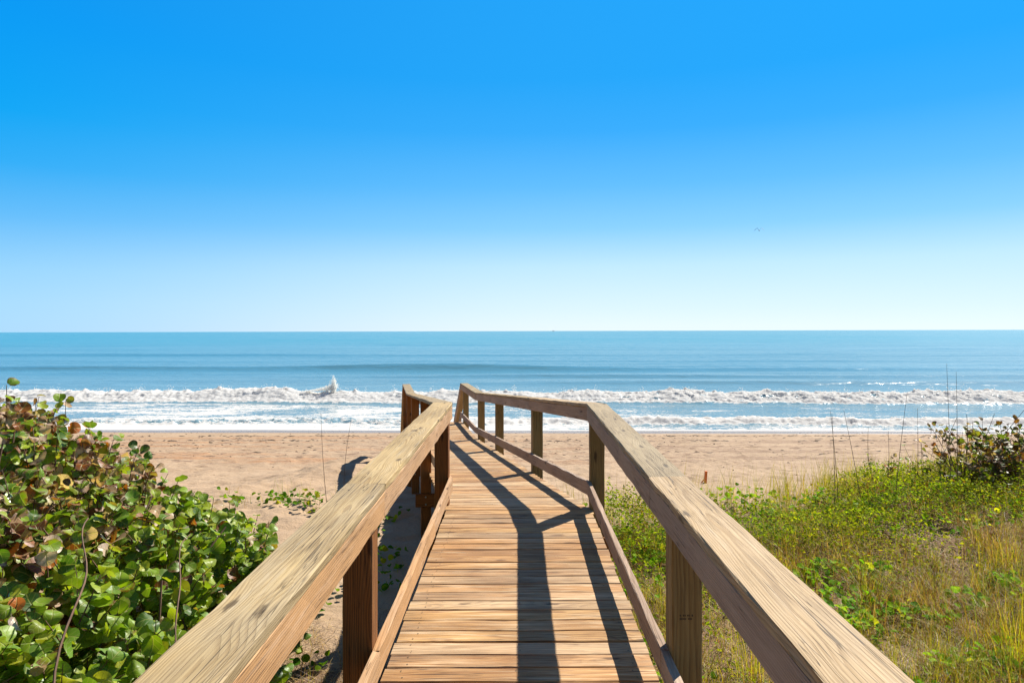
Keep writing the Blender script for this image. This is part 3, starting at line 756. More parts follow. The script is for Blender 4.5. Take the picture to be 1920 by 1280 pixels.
def tube(A, pts, r0, r1, n=5):
    pts = np.asarray(pts, float); m = len(pts)
    T = np.gradient(pts, axis=0); T /= np.linalg.norm(T, axis=1, keepdims=True) + 1e-9
    ref = np.array([0.31, 0.17, 0.93]); U = np.cross(T, ref); U /= np.linalg.norm(U, axis=1, keepdims=True) + 1e-9; Wv = np.cross(T, U)
    a = np.arange(n) / n * 2 * np.pi; r = np.linspace(r0, r1, m)[:, None, None]
    V = pts[:, None, :] + r * (np.cos(a)[None, :, None] * U[:, None, :] + np.sin(a)[None, :, None] * Wv[:, None, :])
    i = np.arange(m * n).reshape(m, n)
    F = np.concatenate([np.stack([i[:-1, k], i[1:, k], i[1:, (k + 1) % n], i[:-1, (k + 1) % n]], -1) for k in range(n)])
    A.add(V.reshape(-1, 3), F)

TEMPL = [round_leaf(0.25, 0.16, wav=.02, seed=1), round_leaf(0.5, 0.10, wav=.035, seed=2), round_leaf(-0.28, 0.26, wav=.03, seed=3), round_leaf(0.2, 0.42, wav=.03, seed=4), round_leaf(0.75, 0.2, wav=.06, seed=5)]
def grape_colors(n, dryp, rs):
    """leaf colours: mostly green, some yellowing, some scorched brown, pink or orange"""
    g = np.array([(0.18, 0.29, 0.010), (0.115, 0.225, 0.012), (0.27, 0.35, 0.012), (0.05, 0.12, 0.014), (0.38, 0.40, 0.03)])
    c = g[rs.choice(5, n, p=[.34, .26, .22, .10, .08])] * rs.uniform(0.8, 1.2, (n, 1))
    d = np.array([(0.25, 0.07, 0.014), (0.52, 0.33, 0.20), (0.13, 0.035, 0.010), (0.62, 0.45, 0.33), (0.50, 0.13, 0.012), (0.36, 0.26, 0.04)])
    isd = rs.random(n) < dryp
    c[isd] = d[rs.choice(6, isd.sum(), p=[.26, .24, .17, .16, .04, .13])] * rs.uniform(0.8, 1.15, (isd.sum(), 1))
    dry = np.clip(rs.normal(0.05, 0.18, n) + 0.55 * dryp, 0, 1)
    return c, dry

def sea_grape(name, label, origin, sprigs, rs, leaf=(0.085, 0.135), branch_pts=None, shade=1.0):
    """sprigs: list of (base, direction, length, nleaf, dryp)"""
    root = empty(name, origin); tag(root, label, "shrub")
    P, N, SP, SZ, CO, DR = [], [], [], [], [], []
    B = Acc()
    sunv = np.array(SUN)
    for base, dr, ln, nl, dp in sprigs:
        dr = dr / np.linalg.norm(dr); s = np.linspace(0, 1, 5)[:, None]
        sag = rs.normal(0, 0.10, 3)
        pts = base + dr * ln * s + sag * ln * (s ** 2)
        tube(B, pts - origin, 0.0055, 0.0022, 4)
        tt = np.linspace(0.18, 1.0, nl) + rs.normal(0, .03, nl)
        pos = base + dr * ln * tt[:, None] + sag * ln * (tt[:, None] ** 2)
        az = np.arange(nl) * 2.4 + rs.uniform(0, 6.28)
        out = np.stack([np.cos(az), np.sin(az), rs.uniform(-.2, .6, nl)], -1)
        nrm = 0.55 * np.array([0, 0, 1]) + 0.35 * sunv + 0.25 * dr + rs.normal(0, 0.60, (nl, 3)) + np.array([0.05, -0.30, 0])
        P.append(pos + out * 0.012); N.append(nrm); SP.append(az)
        SZ.append(rs.uniform(leaf[0], leaf[1], nl) * np.linspace(1.08, 0.72, nl))
        c, d = grape_colors(nl, dp, rs); CO.append(c * shade); DR.append(d)
    P = np.concatenate(P); N = np.concatenate(N); SP = np.concatenate(SP); SZ = np.concatenate(SZ); CO = np.concatenate(CO); DR = np.concatenate(DR)
    if branch_pts:
        for pts, ra, rb in branch_pts: tube(B, np.asarray(pts) - origin, ra, rb, 6)
    A = Acc(); wh = rs.integers(0, len(TEMPL), len(P))
    for ti, (tv, tf) in enumerate(TEMPL):
        m = wh == ti
        if not m.any(): continue
        V, F, c4 = place(tv, tf, P[m] - origin, rot_frames(N[m], SP[m], rs), SZ[m], CO[m])
        luv = np.tile(tv, (m.sum(), 1)).copy(); luv[:, 2] = np.repeat(DR[m], len(tv))
        A.add(V, F, col=c4, luv=luv)
    A.build("foliage", LEAF_GRAPE, root, {"col": 'FLOAT_COLOR'}, smooth=True)
    B.build("branches", STEM, root)
    return root

def canopy(x, y):
    d = (-1.55 - 0.10 * (y - 2)) - x
    h = 3.30 + 0.87 * np.minimum(d, 1.25) + 0.40 * sst(1.2, 2.4, d) - 0.40 * np.exp(-np.clip(d, -.2, None) / 0.12)
    h = h - 0.9 * sst(6.0, 7.6, y - 0.12 * d) - 0.25 * sst(2.6, 1.2, y)
    return h + 0.16 * fbm(x * 1.3, y * 1.3, 91, 3), d

rs = np.random.default_rng(21)
tall, low = [], []
tries = 0
while tries < 5600:
    tries += 1
    x = rs.uniform(-6.8, -1.6); y = rs.uniform(1.0, 7.4)
    h, d = canopy(np.array(x), np.array(y)); h = float(h); d = float(d)
    if d < 0.02 or -x > 0.86 * y + 1.5 or (h - EYE) / y > -0.062 - 0.62 * max(0.0, 0.745 + x / y): continue
    dep = rs.random() ** 1.4 * 1.05
    z = h - 0.22 - dep
    g = float(ground_h(x, y))
    if z < g + 0.1: continue
    istall = (h > 4.28 + 0.12 * gn(x * 2, y * 2, 5))
    dp = 0.40 if istall else 0.04 + 0.18 * float(sst(3.9, 4.3, h))
    if dep > 0.4: dp *= 0.5
    dr = np.array([0.35 if d < 0.7 else 0.15, -0.25, 0.9]) + rs.normal(0, 0.38, 3)
    ln = rs.uniform(0.22, 0.42); nl = int(rs.integers(5, 9))
    (tall if istall else low).append((np.array([x, y, z]), dr, ln, nl, dp))
def curvy(q):
    q = np.array(q); t = np.linspace(0, len(q) - 1, 22); k = np.arange(len(q))
    p = np.stack([np.interp(t, k, q[:, i]) for i in range(3)], 1)
    for _ in range(6): p[1:-1] = (p[:-2] + 2 * p[1:-1] + p[2:]) / 4
    return p + np.stack([0.022 * np.sin(t * 4.1), 0.02 * np.cos(t * 3.3), 0.015 * np.sin(t * 5.2)], 1)
def trunks(o, tips, rs, ra=0.016, rb=0.006):
    out = []
    for tp in tips:
        tp = np.array(tp); s = np.linspace(0, 1, 7)[:, None]; mid = (o + tp) / 2 + rs.normal(0, .18, 3) + np.array([0, 0, -.15])
        out.append(((1 - s) ** 2 * o + 2 * s * (1 - s) * mid + s ** 2 * tp, ra, rb))
    return out
# a few shoots that break the skyline
for px, py, yy in ((18, 712, 4.9), (32, 735, 4.95), (70, 775, 4.9), (110, 780, 5.0), (160, 790, 5.1), (205, 800, 5.3), (250, 815, 5.4)):
    x = (px - 971) / 1280 * yy; z = EYE - (py - 621) / 1280 * yy
    tall.append((np.array([x - 0.03, yy, z - 0.36]), np.array([0.1, 0, 1.0]), 0.27, 6, 0.5))
for px, py, yy in ((275, 868, 5.7), (320, 905, 5.8), (350, 915, 5.9), (400, 920, 6.1), (445, 935, 6.3), (480, 955, 6.4), (505, 965, 6.3)):
    x = (px - 971) / 1280 * yy; z = EYE - (py - 621) / 1280 * yy
    low.append((np.array([x - 0.05, yy, z - 0.30]), np.array([0.25, 0, 1.0]), 0.30, 5, 0.3))
o1 = np.array([-4.3, 4.6, float(ground_h(-4.3, 4.6))]); o2 = np.array([-2.8, 3.8, float(ground_h(-2.8, 3.8))])
print("sprigs", len(tall), len(low))
sea_grape("sea_grape_bush", "tall sea grape bush with sun scorched brown and pink leaves at the far left", o1, tall, rs, (0.08, 0.13),
          trunks(o1, [(-3.7, 4.9, 4.7), (-3.3, 5.2, 4.5), (-4.2, 4.3, 4.8), (-3.0, 4.4, 4.4), (-4.8, 5.2, 5.0)], rs))
sea_grape("sea_grape_bush", "low green sea grape bush with round leaves spreading beside the left handrail", o2, low, rs, (0.085, 0.138),
          [(curvy(q_), a_, b_) for q_, a_, b_ in [([(-1.75, 2.6, 3.3), (-1.96, 2.9, 4.0), (-2.18, 3.4, 4.33), (-2.44, 3.9, 4.44)], 0.0075, 0.0035), ([(-1.5, 3.2, 3.3), (-1.72, 3.5, 3.85), (-1.98, 3.9, 4.12), (-2.1, 4.4, 4.2)], 0.006, 0.003)]] + trunks(o2, [(-2.2, 3.0, 3.9), (-2.3, 4.4, 3.9), (-2.4, 5.6, 3.9), (-2.9, 5.4, 4.2), (-1.9, 2.3, 3.7), (-2.9, 3.2, 4.3), (-3.2, 2.6, 4.4)], rs))
# sparse one on the crest at the right, and seedlings beside it
o3 = np.array([6.9, 10.6, float(ground_h(6.9, 10.6))]); sp = []
for k in range(170):
    x = rs.normal(7.5, 0.55); y = rs.normal(10.5, 0.4); g = float(ground_h(x, y))
    top = 0.98 - 1.0 * max(0, 6.85 - x)
    if top < 0.15: continue
    z = g + rs.uniform(0.05, max(0.1, top - 0.25))
    sp.append((np.array([x, y, z]), np.array([-0.25, -0.1, 0.9]) + rs.normal(0, .4, 3), rs.uniform(.2, .4), int(rs.integers(2, 6)), 0.5))
sea_grape("sea_grape_bush", "sparse dark sea grape bush with bare stems on the dune crest at the right", o3, sp, rs, (0.075, 0.12),
          [([b_[0], (b_[0] * np.array([.4, .4, .5]) + o3 * np.array([.6, .6, .5])), o3], 0.0028, 0.005) for b_ in sp] + trunks(o3, [(6.5, 10.4, 3.95), (6.9, 10.5, 4.2), (7.4, 10.6, 4.2), (7.9, 10.6, 4.3), (6.75, 10.5, 4.15)], rs, 0.008, 0.003), 0.62)
for px, py, yy, h, lab in ((1738, 848, 10.4, .45, "small sea grape seedling with a dark folded leaf in front of the sparse bush"),
                           (1648, 870, 10.6, .32, "small sea grape seedling with one round orange leaf near the sea oat stalks")):
    x = (px - 971) / 1280 * yy; g = float(ground_h(x, yy)); o = np.array([x, yy, g])
    top = EYE - (py - 619) / 1280 * yy + 0.05
    s_ = [(np.array([x + rs.normal(0, .05), yy, g + .05]), np.array([rs.normal(0, .3), 0, 1.0]), max(.2, top - g), 4, 0.5) for _ in range(4)]
    sea_grape("sea_grape_seedling", lab, o, s_, rs, (0.07, 0.11))

# ------------------------------------------------------------------ grasses and creepers of the dune
def blades(base, az, lean, curl, L, wd, colr, seg=4):
    """arching ribbons; returns V,F,col"""
    n = len(base); s = np.linspace(0, 1, seg + 1)
    th = lean[:, None] + curl[:, None] * s[None, :] ** 1.3                 # angle from vertical along the blade
    ds = L[:, None] / seg
    r = np.concatenate([np.zeros((n, 1)), np.cumsum(np.sin(th[:, :-1]) * ds, 1)], 1)
    z = np.concatenate([np.zeros((n, 1)), np.cumsum(np.cos(th[:, :-1]) * ds, 1)], 1)
    cx, cy = np.cos(az)[:, None], np.sin(az)[:, None]
    ctr = np.stack([base[:, :1] + r * cx, base[:, 1:2] + r * cy, base[:, 2:3] + z], -1)
    w = wd[:, None] * (1 - s[None, :] ** 1.6 * 0.93) * 0.5
    sx, sy = -np.sin(az)[:, None] * w, np.cos(az)[:, None] * w
    side = np.stack([sx, sy, 0 * sx], -1)
    V = np.stack([ctr - side, ctr + side], 2).reshape(n, -1, 3)
    k = np.arange(seg) * 2; f = np.stack([k, k + 1, k + 3, k + 2], -1)
    F = (f[None] + (np.arange(n) * (2 * seg + 2))[:, None, None]).reshape(-1, 4)
    c4 = np.concatenate([colr, np.ones((n, 1))], 1)
    return V.reshape(-1, 3), F, np.repeat(c4, 2 * seg + 2, 0)

def scatter(n, rs, x0, x1, y0, y1, bias=1.0):
    x = rs.uniform(x0, x1, n); y = y0 + (y1 - y0) * rs.random(n) ** bias
    keep = (x > 0.98 + (y > 6.6) * 0) & (x < 0.92 * y + 2.6)
    x, y = x[keep], y[keep]
    # clear of the boardwalk after the bend
    keep = x > 0.98 - 0.192 * np.clip(y - 6.6, 0, None)
    return x[keep], y[keep]
rs = np.random.default_rng(33)
GREENS = np.array([(0.26, 0.29, 0.010), (0.38, 0.35, 0.012), (0.15, 0.20, 0.010), (0.46, 0.36, 0.02)])
TANS = np.array([(0.44, 0.275, 0.055), (0.50, 0.34, 0.10), (0.26, 0.135, 0.03), (0.16, 0.07, 0.02)])
def patch(x, y, s, sc=0.7): return fbm(x * sc, y * sc, s, 3)

# tufts
G = Acc()
x, y = scatter(13500, rs, 0.9, 14, 2.0, 12.9)
pg_ = patch(x, y, 101) + 0.25 * sst(9.5, 6.5, y); vm = veg_mask(x, y)
k = (rs.random(len(x)) < np.clip(0.36 + 1.8 * pg_, 0.05, 1) * vm); x, y = x[k], y[k]
nb_ = 12
bx = np.repeat(x, nb_) + rs.normal(0, .045, len(x) * nb_); by = np.repeat(y, nb_) + rs.normal(0, .045, len(x) * nb_)
bz = ground_h(bx, by) - 0.01
N_ = len(bx); dryp = np.repeat(np.clip(0.36 + 0.8 * patch(x, y, 102), 0.06, 0.92), nb_)
isd = rs.random(N_) < dryp
colr = np.where(isd[:, None], TANS[rs.integers(0, 4, N_)], GREENS[rs.integers(0, 4, N_)]) * rs.uniform(.8, 1.2, (N_, 1))
hsz = np.repeat(rs.uniform(0.6, 1.25, len(x)) * (0.85 + 0.5 * patch(x, y, 103)), nb_)
V, F, c4 = blades(np.stack([bx, by, bz], -1), rs.uniform(0, 6.283, N_), np.abs(rs.normal(0.22, .30, N_)), rs.uniform(0.3, 2.5, N_),
                  rs.uniform(0.18, 0.52, N_) * hsz, rs.uniform(.0022, .0050, N_), colr)
G.add(V, F, col=c4)
rst = np.random.default_rng(35)
for _ in range(150):                                             # old tussocks: mostly dead, long arching blades
    cy = rst.uniform(3.0, 11.5); cx = rst.uniform(1.15, min(12.5, .92 * cy + 2))
    if veg_mask(cx, cy) < .6: continue
    m = int(rst.integers(60, 150)); bx = rst.normal(cx, .10, m); by = rst.normal(cy, .10, m); dd = rst.uniform(.35, .95)
    isd = rst.random(m) < dd
    cc = np.where(isd[:, None], TANS[rst.choice(4, m, p=[.2, .2, .3, .3])], GREENS[rst.integers(0, 4, m)]) * rst.uniform(.7, 1.2, (m, 1))
    V, F, c4 = blades(np.stack([bx, by, ground_h(bx, by) - .01], -1), np.arctan2(by - cy, bx - cx) + rst.normal(0, .8, m), np.abs(rst.normal(.35, .25, m)), rst.uniform(.6, 2.5, m), rst.uniform(.28, .62, m), rst.uniform(.0025, .005, m), cc, seg=4)
    G.add(V, F, col=c4)
o = G.build("dune_grass", GRASS, None, {"col": 'FLOAT_COLOR'}); tag(o, "yellow green dune grass growing all over the slope right of the boardwalk", "grass", kind="stuff")

xe = rs.uniform(0.6, 10.5, 230); ye = veg_edge(xe) + 0.25 + rs.normal(0, .4, 230)
for q in range(3): 
    bx = np.repeat(xe, 3) + rs.normal(0, .06, 690); by = np.repeat(ye, 3) + rs.normal(0, .06, 690)
    V, F, c4 = blades(np.stack([bx, by, ground_h(bx, by) - .01], -1), rs.uniform(0, 6.283, 690), np.abs(rs.normal(.12, .2, 690)), rs.uniform(.1, 1.3, 690), rs.uniform(.22, .72, 690), rs.uniform(.004, .007, 690), GREENS[rs.integers(0, 4, 690)] * .75 + TANS[rs.integers(0, 4, 690)] * .25, seg=5)
    A_ = Acc(); A_.add(V, F, col=c4); TALL = A_ if q == 0 else TALL
    if q: TALL.add(V, F, col=c4)
o = TALL.build("beach_edge_grass", GRASS, None, {"col": 'FLOAT_COLOR'}); tag(o, "thin taller grass along the edge of the dune in front of the beach", "grass", kind="stuff")

# dry thatch lying low
G = Acc()
x, y = scatter(90000, rs, 0.9, 14, 1.8, 12.9)
k = rs.random(len(x)) < veg_mask(x, y) * np.clip(0.55 + 0.7 * patch(x, y, 104), .1, 1); x, y = x[k], y[k]
xl = rs.uniform(-3.0, -0.85, 24000); yl = rs.uniform(1.8, 7.4, 24000); k = rs.random(24000) < np.clip(0.55 + 0.9 * fbm(xl * 1.1, yl * 1.1, 105, 3), .03, 1) * sst(7.2, 5.6, yl)
x = np.concatenate([x, xl[k]]); y = np.concatenate([y, yl[k]]); n = len(x)
T2 = np.concatenate([TANS, [(0.12, 0.06, 0.025), (0.30, 0.21, 0.11)]])
V, F, c4 = blades(np.stack([x, y, ground_h(x, y) + rs.uniform(0.0, 0.05, n)], -1), rs.uniform(0, 6.283, n), rs.uniform(1.1, 1.65, n), rs.uniform(-.3, .7, n),
                  rs.uniform(.06, .26, n), rs.uniform(.002, .0045, n), T2[rs.integers(0, 6, n)] * rs.uniform(.7, 1.2, (n, 1)), seg=2)
G.add(V, F, col=c4)
o = G.build("dry_thatch", DRY, None, {"col": 'FLOAT_COLOR'}); tag(o, "dead brown grass litter lying between the dune plants", "dead grass", kind="stuff")

# small-leaved herb in soft mounds
hx = np.linspace(0, 1, 4)
tv = np.array([(0, 0, 0), (.35, .24, .05), (.35, 0, 0), (.35, -.24, .05), (.75, .17, .02), (.75, 0, -.05), (.75, -.17, .02), (1, 0, -.12)], float)
tf = [np.array([(0, 2, 1), (0, 3, 2), (4, 5, 7), (5, 6, 7)]), np.array([(1, 2, 5, 4), (2, 3, 6, 5)])]
x, y = scatter(390000, rs, 0.85, 14, 2.2, 12.9)
dens = np.clip(0.34 + 1.5 * patch(x, y, 106, .55) + 0.55 * sst(7.0, 9.5, y) + 0.6 * sst(2.6, 1.4, x) * sst(5.2, 6.8, y), 0.0, 1) * veg_mask(x, y)
dens = np.clip(dens * (0.12 + 0.88 * sst(5.5, 9.0, y)) + 0.45 * sst(.3, .6, patch(x, y, 109, .9)) * veg_mask(x, y), 0, 1)
k = rs.random(len(x)) < dens * 0.62; x, y, dens = x[k], y[k], dens[k]; n = len(x)
hm = (0.08 + 0.26 * dens + 0.42 * sst(2.3, 1.5, x) * sst(7.0, 8.2, y) + 0.10 * sst(4.5, 6, x)) * (0.75 + 0.6 * np.clip(fbm(x * 2.2, y * 2.2, 107, 3) + .3, 0, 1.2))
z = ground_h(x, y) + hm * rs.random(n) ** 0.55
nr = rs.normal(0, .55, (n, 3)) + np.array([0.15, -0.05, 0.9])
HC = np.array([(0.29, 0.32, 0.010), (0.20, 0.255, 0.010), (0.40, 0.39, 0.015), (0.10, 0.155, 0.012), (0.36, 0.30, 0.02), (0.20, 0.10, 0.02)])
ci = rs.choice(6, n, p=[.32, .32, .12, .18, .02, .04])
V, F, c4 = place(tv, tf, np.stack([x, y, z], -1), rot_frames(nr, rs.uniform(0, 6.283, n), rs), rs.uniform(.024, .060, n), HC[ci] * rs.uniform(.7, 1.25, (n, 1)) * (1 + 0.45 * np.clip(patch(x, y, 111, .8), -1, 1))[:, None] * np.stack([0.92 + .35 * patch(x, y, 112, .6), np.ones(n), np.ones(n)], -1))
G = Acc(); G.add(V, F, col=c4)
# thin stems inside the mounds
k = rs.random(n) < 0.10; m = k.sum()
V, F, c4 = blades(np.stack([x[k], y[k], ground_h(x[k], y[k])], -1), rs.uniform(0, 6.283, m), np.abs(rs.normal(.2, .25, m)), rs.uniform(0, .5, m), hm[k] * 1.05, np.full(m, .003),
                  np.array([[.16, .11, .04]]) * rs.uniform(.6, 1.3, (m, 1)), seg=2)
G.add(V, F, col=c4)
o = G.build("beach_herb", LEAF_SMALL, None, {"col": 'FLOAT_COLOR'}); tag(o, "bright green small leaved ground cover in mounds right of the boardwalk", "ground cover", kind="stuff")

# railroad vine with broad two-lobed leaves, runners on the sand
tvv, tfv = round_leaf(0.05, 0.45, nr=10, wav=.02, seed=8)
G = Acc(); B = Acc()
def vine_patch(cx, cy, r, n, rs, bright=1.0, zoff=0.0):
    a = rs.uniform(0, 6.283, n); rr = r * np.sqrt(rs.random(n)); x = cx + rr * np.cos(a) * 1.3; y = cy + rr * np.sin(a)
    z = ground_h(x, y) + rs.uniform(.03, .17, n) + zoff
    nr = rs.normal(0, .38, (n, 3)) + np.array([.1, -.15, .9])
    VC = np.array([(0.15, 0.34, 0.012), (0.24, 0.40, 0.015), (0.09, 0.24, 0.014), (0.46, 0.48, 0.02)])
    c = VC[rs.choice(4, n, p=[.38, .30, .22, .10])] * rs.uniform(.8, 1.2, (n, 1)) * bright
    V, F, c4 = place(tvv, tfv, np.stack([x, y, z], -1), rot_frames(nr, rs.uniform(0, 6.283, n), rs), rs.uniform(.05, .085, n), c)
    G.add(V, F, col=c4)
rsv = np.random.default_rng(44)
for _ in range(135):
    y = rsv.uniform(3.0, 11.6); x = rsv.uniform(1.1, min(11.5, 0.9 * y + 2))
    if veg_mask(x, y) < .5: continue
    vine_patch(x, y, rsv.uniform(.12, .34), int(rsv.integers(10, 46)), rsv)
for cx, cy, r, n in ((2.75, 6.1, .42, 110), (3.3, 6.6, .40, 95), (4.1, 5.2, .35, 70), (3.6, 5.3, .3, 50), (1.45, 3.9, .25, 34), (1.6, 8.6, .4, 80), (4.2, 9.8, .6, 120), (3.4, 10.7, .6, 110),
                     (-3.7, 11.0, .42, 70), (-3.0, 10.6, .30, 40), (-4.6, 10.9, .2, 14), (-1.55, 7.3, .30, 26), (-1.75, 8.3, .35, 34), (-2.2, 9.3, .3, 24), (-1.35, 6.0, .12, 6), (-2.45, 6.9, .5, 90), (-2.0, 10.2, .3, 20),
                     (1.0, 8.9, .18, 16), (0.85, 9.8, .22, 14), (0.9, 7.6, .2, 22), (-1.6, 3.9, .2, 10), (-1.9, 5.7, .25, 16)):
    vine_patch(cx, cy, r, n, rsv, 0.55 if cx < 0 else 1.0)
G.build("beach_vine", LEAF_SMALL, None, {"col": 'FLOAT_COLOR'}, smooth=True)
o = bpy.data.objects["beach_vine"]; tag(o, "low vines with bright round leaves creeping over the sand", "vine", kind="stuff")

# weeds on the open sand at the left
G = Acc()
for cx, cy, n, hh in ((-3.35, 10.8, 26, .5), (-3.8, 11.3, 22, .45), (-4.3, 10.7, 16, .3), (-2.8, 10.9, 30, .5), (-4.9, 11.5, 10, .25), (-1.2, 5.2, 10, .2), (-1.5, 4.4, 14, .22), (-1.15, 3.9, 12, .2), (-1.5, 7.9, 8, .25), (-1.45, 4.9, 30, .2), (-1.7, 5.4, 34, .22), (-1.3, 4.3, 26, .16), (-1.75, 4.6, 30, .2), (-1.4, 5.7, 22, .2), (-1.95, 6.1, 26, .25), (-1.2, 3.6, 18, .15)):
    bx = rs.normal(cx, .10, n); by = rs.normal(cy, .10, n)
    isd = rs.random(n) < .4
    colr = np.where(isd[:, None], TANS[rs.integers(0, 4, n)], GREENS[rs.integers(0, 4, n)])
    V, F, c4 = blades(np.stack([bx, by, ground_h(bx, by) - .01], -1), rs.uniform(0, 6.283, n), np.abs(rs.normal(.15, .2, n)), rs.uniform(.2, 1.4, n), rs.uniform(.5, 1.0, n) * hh, rs.uniform(.003, .006, n), colr)
    G.add(V, F, col=c4)
o = G.build("sparse_grass", GRASS, None, {"col": 'FLOAT_COLOR'}); tag(o, "thin grass sprouting from the bare sand left of the boardwalk", "grass", kind="stuff")

# big clumps of tall grass that read as single plants
def grass_clump(cx, cy, n, hgt, spread, label, dry=.35, rs=rs):
    g = float(ground_h(cx, cy)); root = None
    bx = rs.normal(0, spread, n); by = rs.normal(0, spread, n)
    isd = rs.random(n) < dry
    colr = np.where(isd[:, None], TANS[rs.integers(0, 4, n)], GREENS[rs.integers(0, 4, n)] * 1.15) * rs.uniform(.8, 1.2, (n, 1))
    az = np.arctan2(by, bx) + rs.normal(0, .7, n)
    V, F, c4 = blades(np.stack([bx, by, ground_h(cx + bx, cy + by) - g - .01], -1), az, np.abs(rs.normal(.12, .14, n)), rs.uniform(.1, 1.5, n), rs.uniform(.5, 1.05, n) * hgt, rs.uniform(.003, .006, n), colr, seg=6)
    A = Acc(); A.add(V, F, col=c4)
    o = A.build("grass_clump", GRASS, None, {"col": 'FLOAT_COLOR'}); o.location = (cx, cy, g)
    tag(o, label, "grass", "tall grass clumps on the dune")
grass_clump(3.95, 5.35, 260, .72, .16, "tall upright yellow green grass clump nearest the right edge of the picture")
grass_clump(3.35, 4.55, 190, .62, .14, "dark arching grass clump below the tallest one at lower right", .5)
grass_clump(5.3, 7.4, 240, .55, .20, "brown tangled grass clump halfway up the slope at the right", .75)
grass_clump(1.85, 5.35, 120, .48, .10, "slim green grass clump just outside the right handrail")
grass_clump(2.9, 7.6, 160, .50, .16, "straw coloured grass clump in the middle of the slope", .65)
grass_clump(1.75, 4.15, 150, .42, .13, "bent green grass clump behind the near right post", .3)
grass_clump(4.3, 10.6, 120, .55, .2, "thin grass clump on the edge of the beach below the sea oat stalks", .5)

# sea oat stalks
def stalk(px, ptop, pbase, yy, lean_px, label, head=False):
    hor = 623 - 5 * px / 1920
    xb = (px - 971) / 1280 * yy; xt = (px + lean_px - 971) / 1280 * yy
    g = float(ground_h(xb, yy)); zt = EYE - (ptop - hor) / 1280 * yy
    s = np.linspace(0, 1, 9)[:, None]
    bow = rs.normal(0, .02)
    pts = np.concatenate([(xt - xb) * s + bow * np.sin(s * 3.14), rs.normal(0, .05) * s ** 2, (zt - g) * s], 1)
    A = Acc(); tube(A, pts, .0052, .0020, 5)
    for k in (0.28, 0.45):                                  # joints of the culm
        p = pts[int(k * 8)]; tube(A, [p - [0, 0, .012], p, p + [0, 0, .012]], .0055, .0055, 5)
    # a dead leaf hanging off the stem
    n = 3; V, F, c4 = blades(np.stack([np.interp(rs.uniform(.1, .5, n), s[:, 0], pts[:, 0]), np.zeros(n), np.interp(rs.uniform(.1, .45, n), s[:, 0], pts[:, 2])], -1), rs.uniform(0, 6.28, n), rs.uniform(.2, .5, n), rs.uniform(.5, 2.0, n), rs.uniform(.15, .35, n), np.full(n, .004), np.ones((n, 3)) * .2)
    A.add(V, F)
    if head:
        for q in range(16):
            t = 0.86 + 0.14 * q / 15; p = np.array([np.interp(t, s[:, 0], pts[:, i]) for i in range(3)])
            d = np.array([rs.normal(0, .012), rs.normal(0, .012), -.012]); tube(A, [p, p + d * .6, p + d + [0, 0, -.012]], .004, .003, 4)
    o = A.build("sea_oat_stalk", STALK, None); o.location = (xb, yy, g); tag(o, label, "grass stalk", "dry sea oat stalks")
stalk(1793, 697, 870, 9.6, 0, "straight dry stalk, tallest of the pair right of the seedlings")
stalk(1783, 682, 880, 9.9, -10, "dry stalk leaning left in the tall pair by the sparse bush")
stalk(1675, 735, 900, 9.4, 24, "dry stalk leaning right in front of the breaking wave")
stalk(1565, 775, 930, 9.2, -8, "dry stalk with a hanging leaf, left one of the close pair")
stalk(1572, 770, 915, 9.8, -18, "thin dry stalk, right one of the close pair")
stalk(1618, 770, 915, 9.5, -34, "dry stalk slanting strongly left near the middle of the row")
stalk(1660, 808, 885, 10.2, 6, "short dry stalk between the slanting one and the leaning one")
stalk(1720, 765, 880, 10.4, -2, "faint thin stalk above the small seedling")
stalk(1762, 808, 880, 10.0, -4, "short stalk with a dark seed head before the surf", True)
stalk(1640, 800, 880, 10.6, -14, "short thin stalk beside the orange leafed seedling")
stalk(613, 775, 945, 10.6, -12, "tall dry stalk on the bare sand left of the boardwalk, the longer of two")
stalk(643, 788, 915, 11.4, 14, "dry stalk on the bare sand left of the boardwalk, leaning right")

# ------------------------------------------------------------------ small things
def at_ground(px, py):
    """where the ray through a photo pixel meets the sand"""
    hor = 623 - 5 * px / 1920
    for yy in np.arange(9.0, 37, 0.02):
        x = (px - 971) / 1280 * yy; z = EYE - (py - hor) / 1280 * yy
        if z <= ground_h(x, yy): return np.array([x, yy, float(ground_h(x, yy))])
    return np.array([(px - 971) / 1280 * 36, 36, 0.1])
p = at_ground(1321, 905)
st = empty("marker_stake", p); tag(st, "orange painted wooden stake with pink ribbon standing in the beach sand", "stake")
sc = p[1] / 1280
V, F, wc = board_geo(22 * sc + 0.12, 6.0 * sc, 4.0 * sc, seed=2.2, cham=.004, seg=4)
o = mesh_np("stake", V, F, ORANGE, st); o.matrix_basis = Matrix.Translation((0, 0, -.12)) @ Matrix.Rotation(math.radians(4), 4, 'Y') @ Matrix.Rotation(math.radians(-90), 4, 'Y')
A = Acc(); A.add(np.array([(-.02, -.03, .08), (-.05, -.06, .05), (-.09, -.05, .0), (-.11, -.03, -.01), (-.10, -.02, .02), (-.05, -.04, .09), (-.02, -.02, .12)]) * sc * 75, [[0, 1, 5, 6], [1, 2, 4, 5]]); A.add(np.array([(-.09, -.05, .0), (-.11, -.03, -.01), (-.10, -.02, .02)]) * sc * 75, [[0, 1, 2]])
A.build("ribbon", PINK, st)

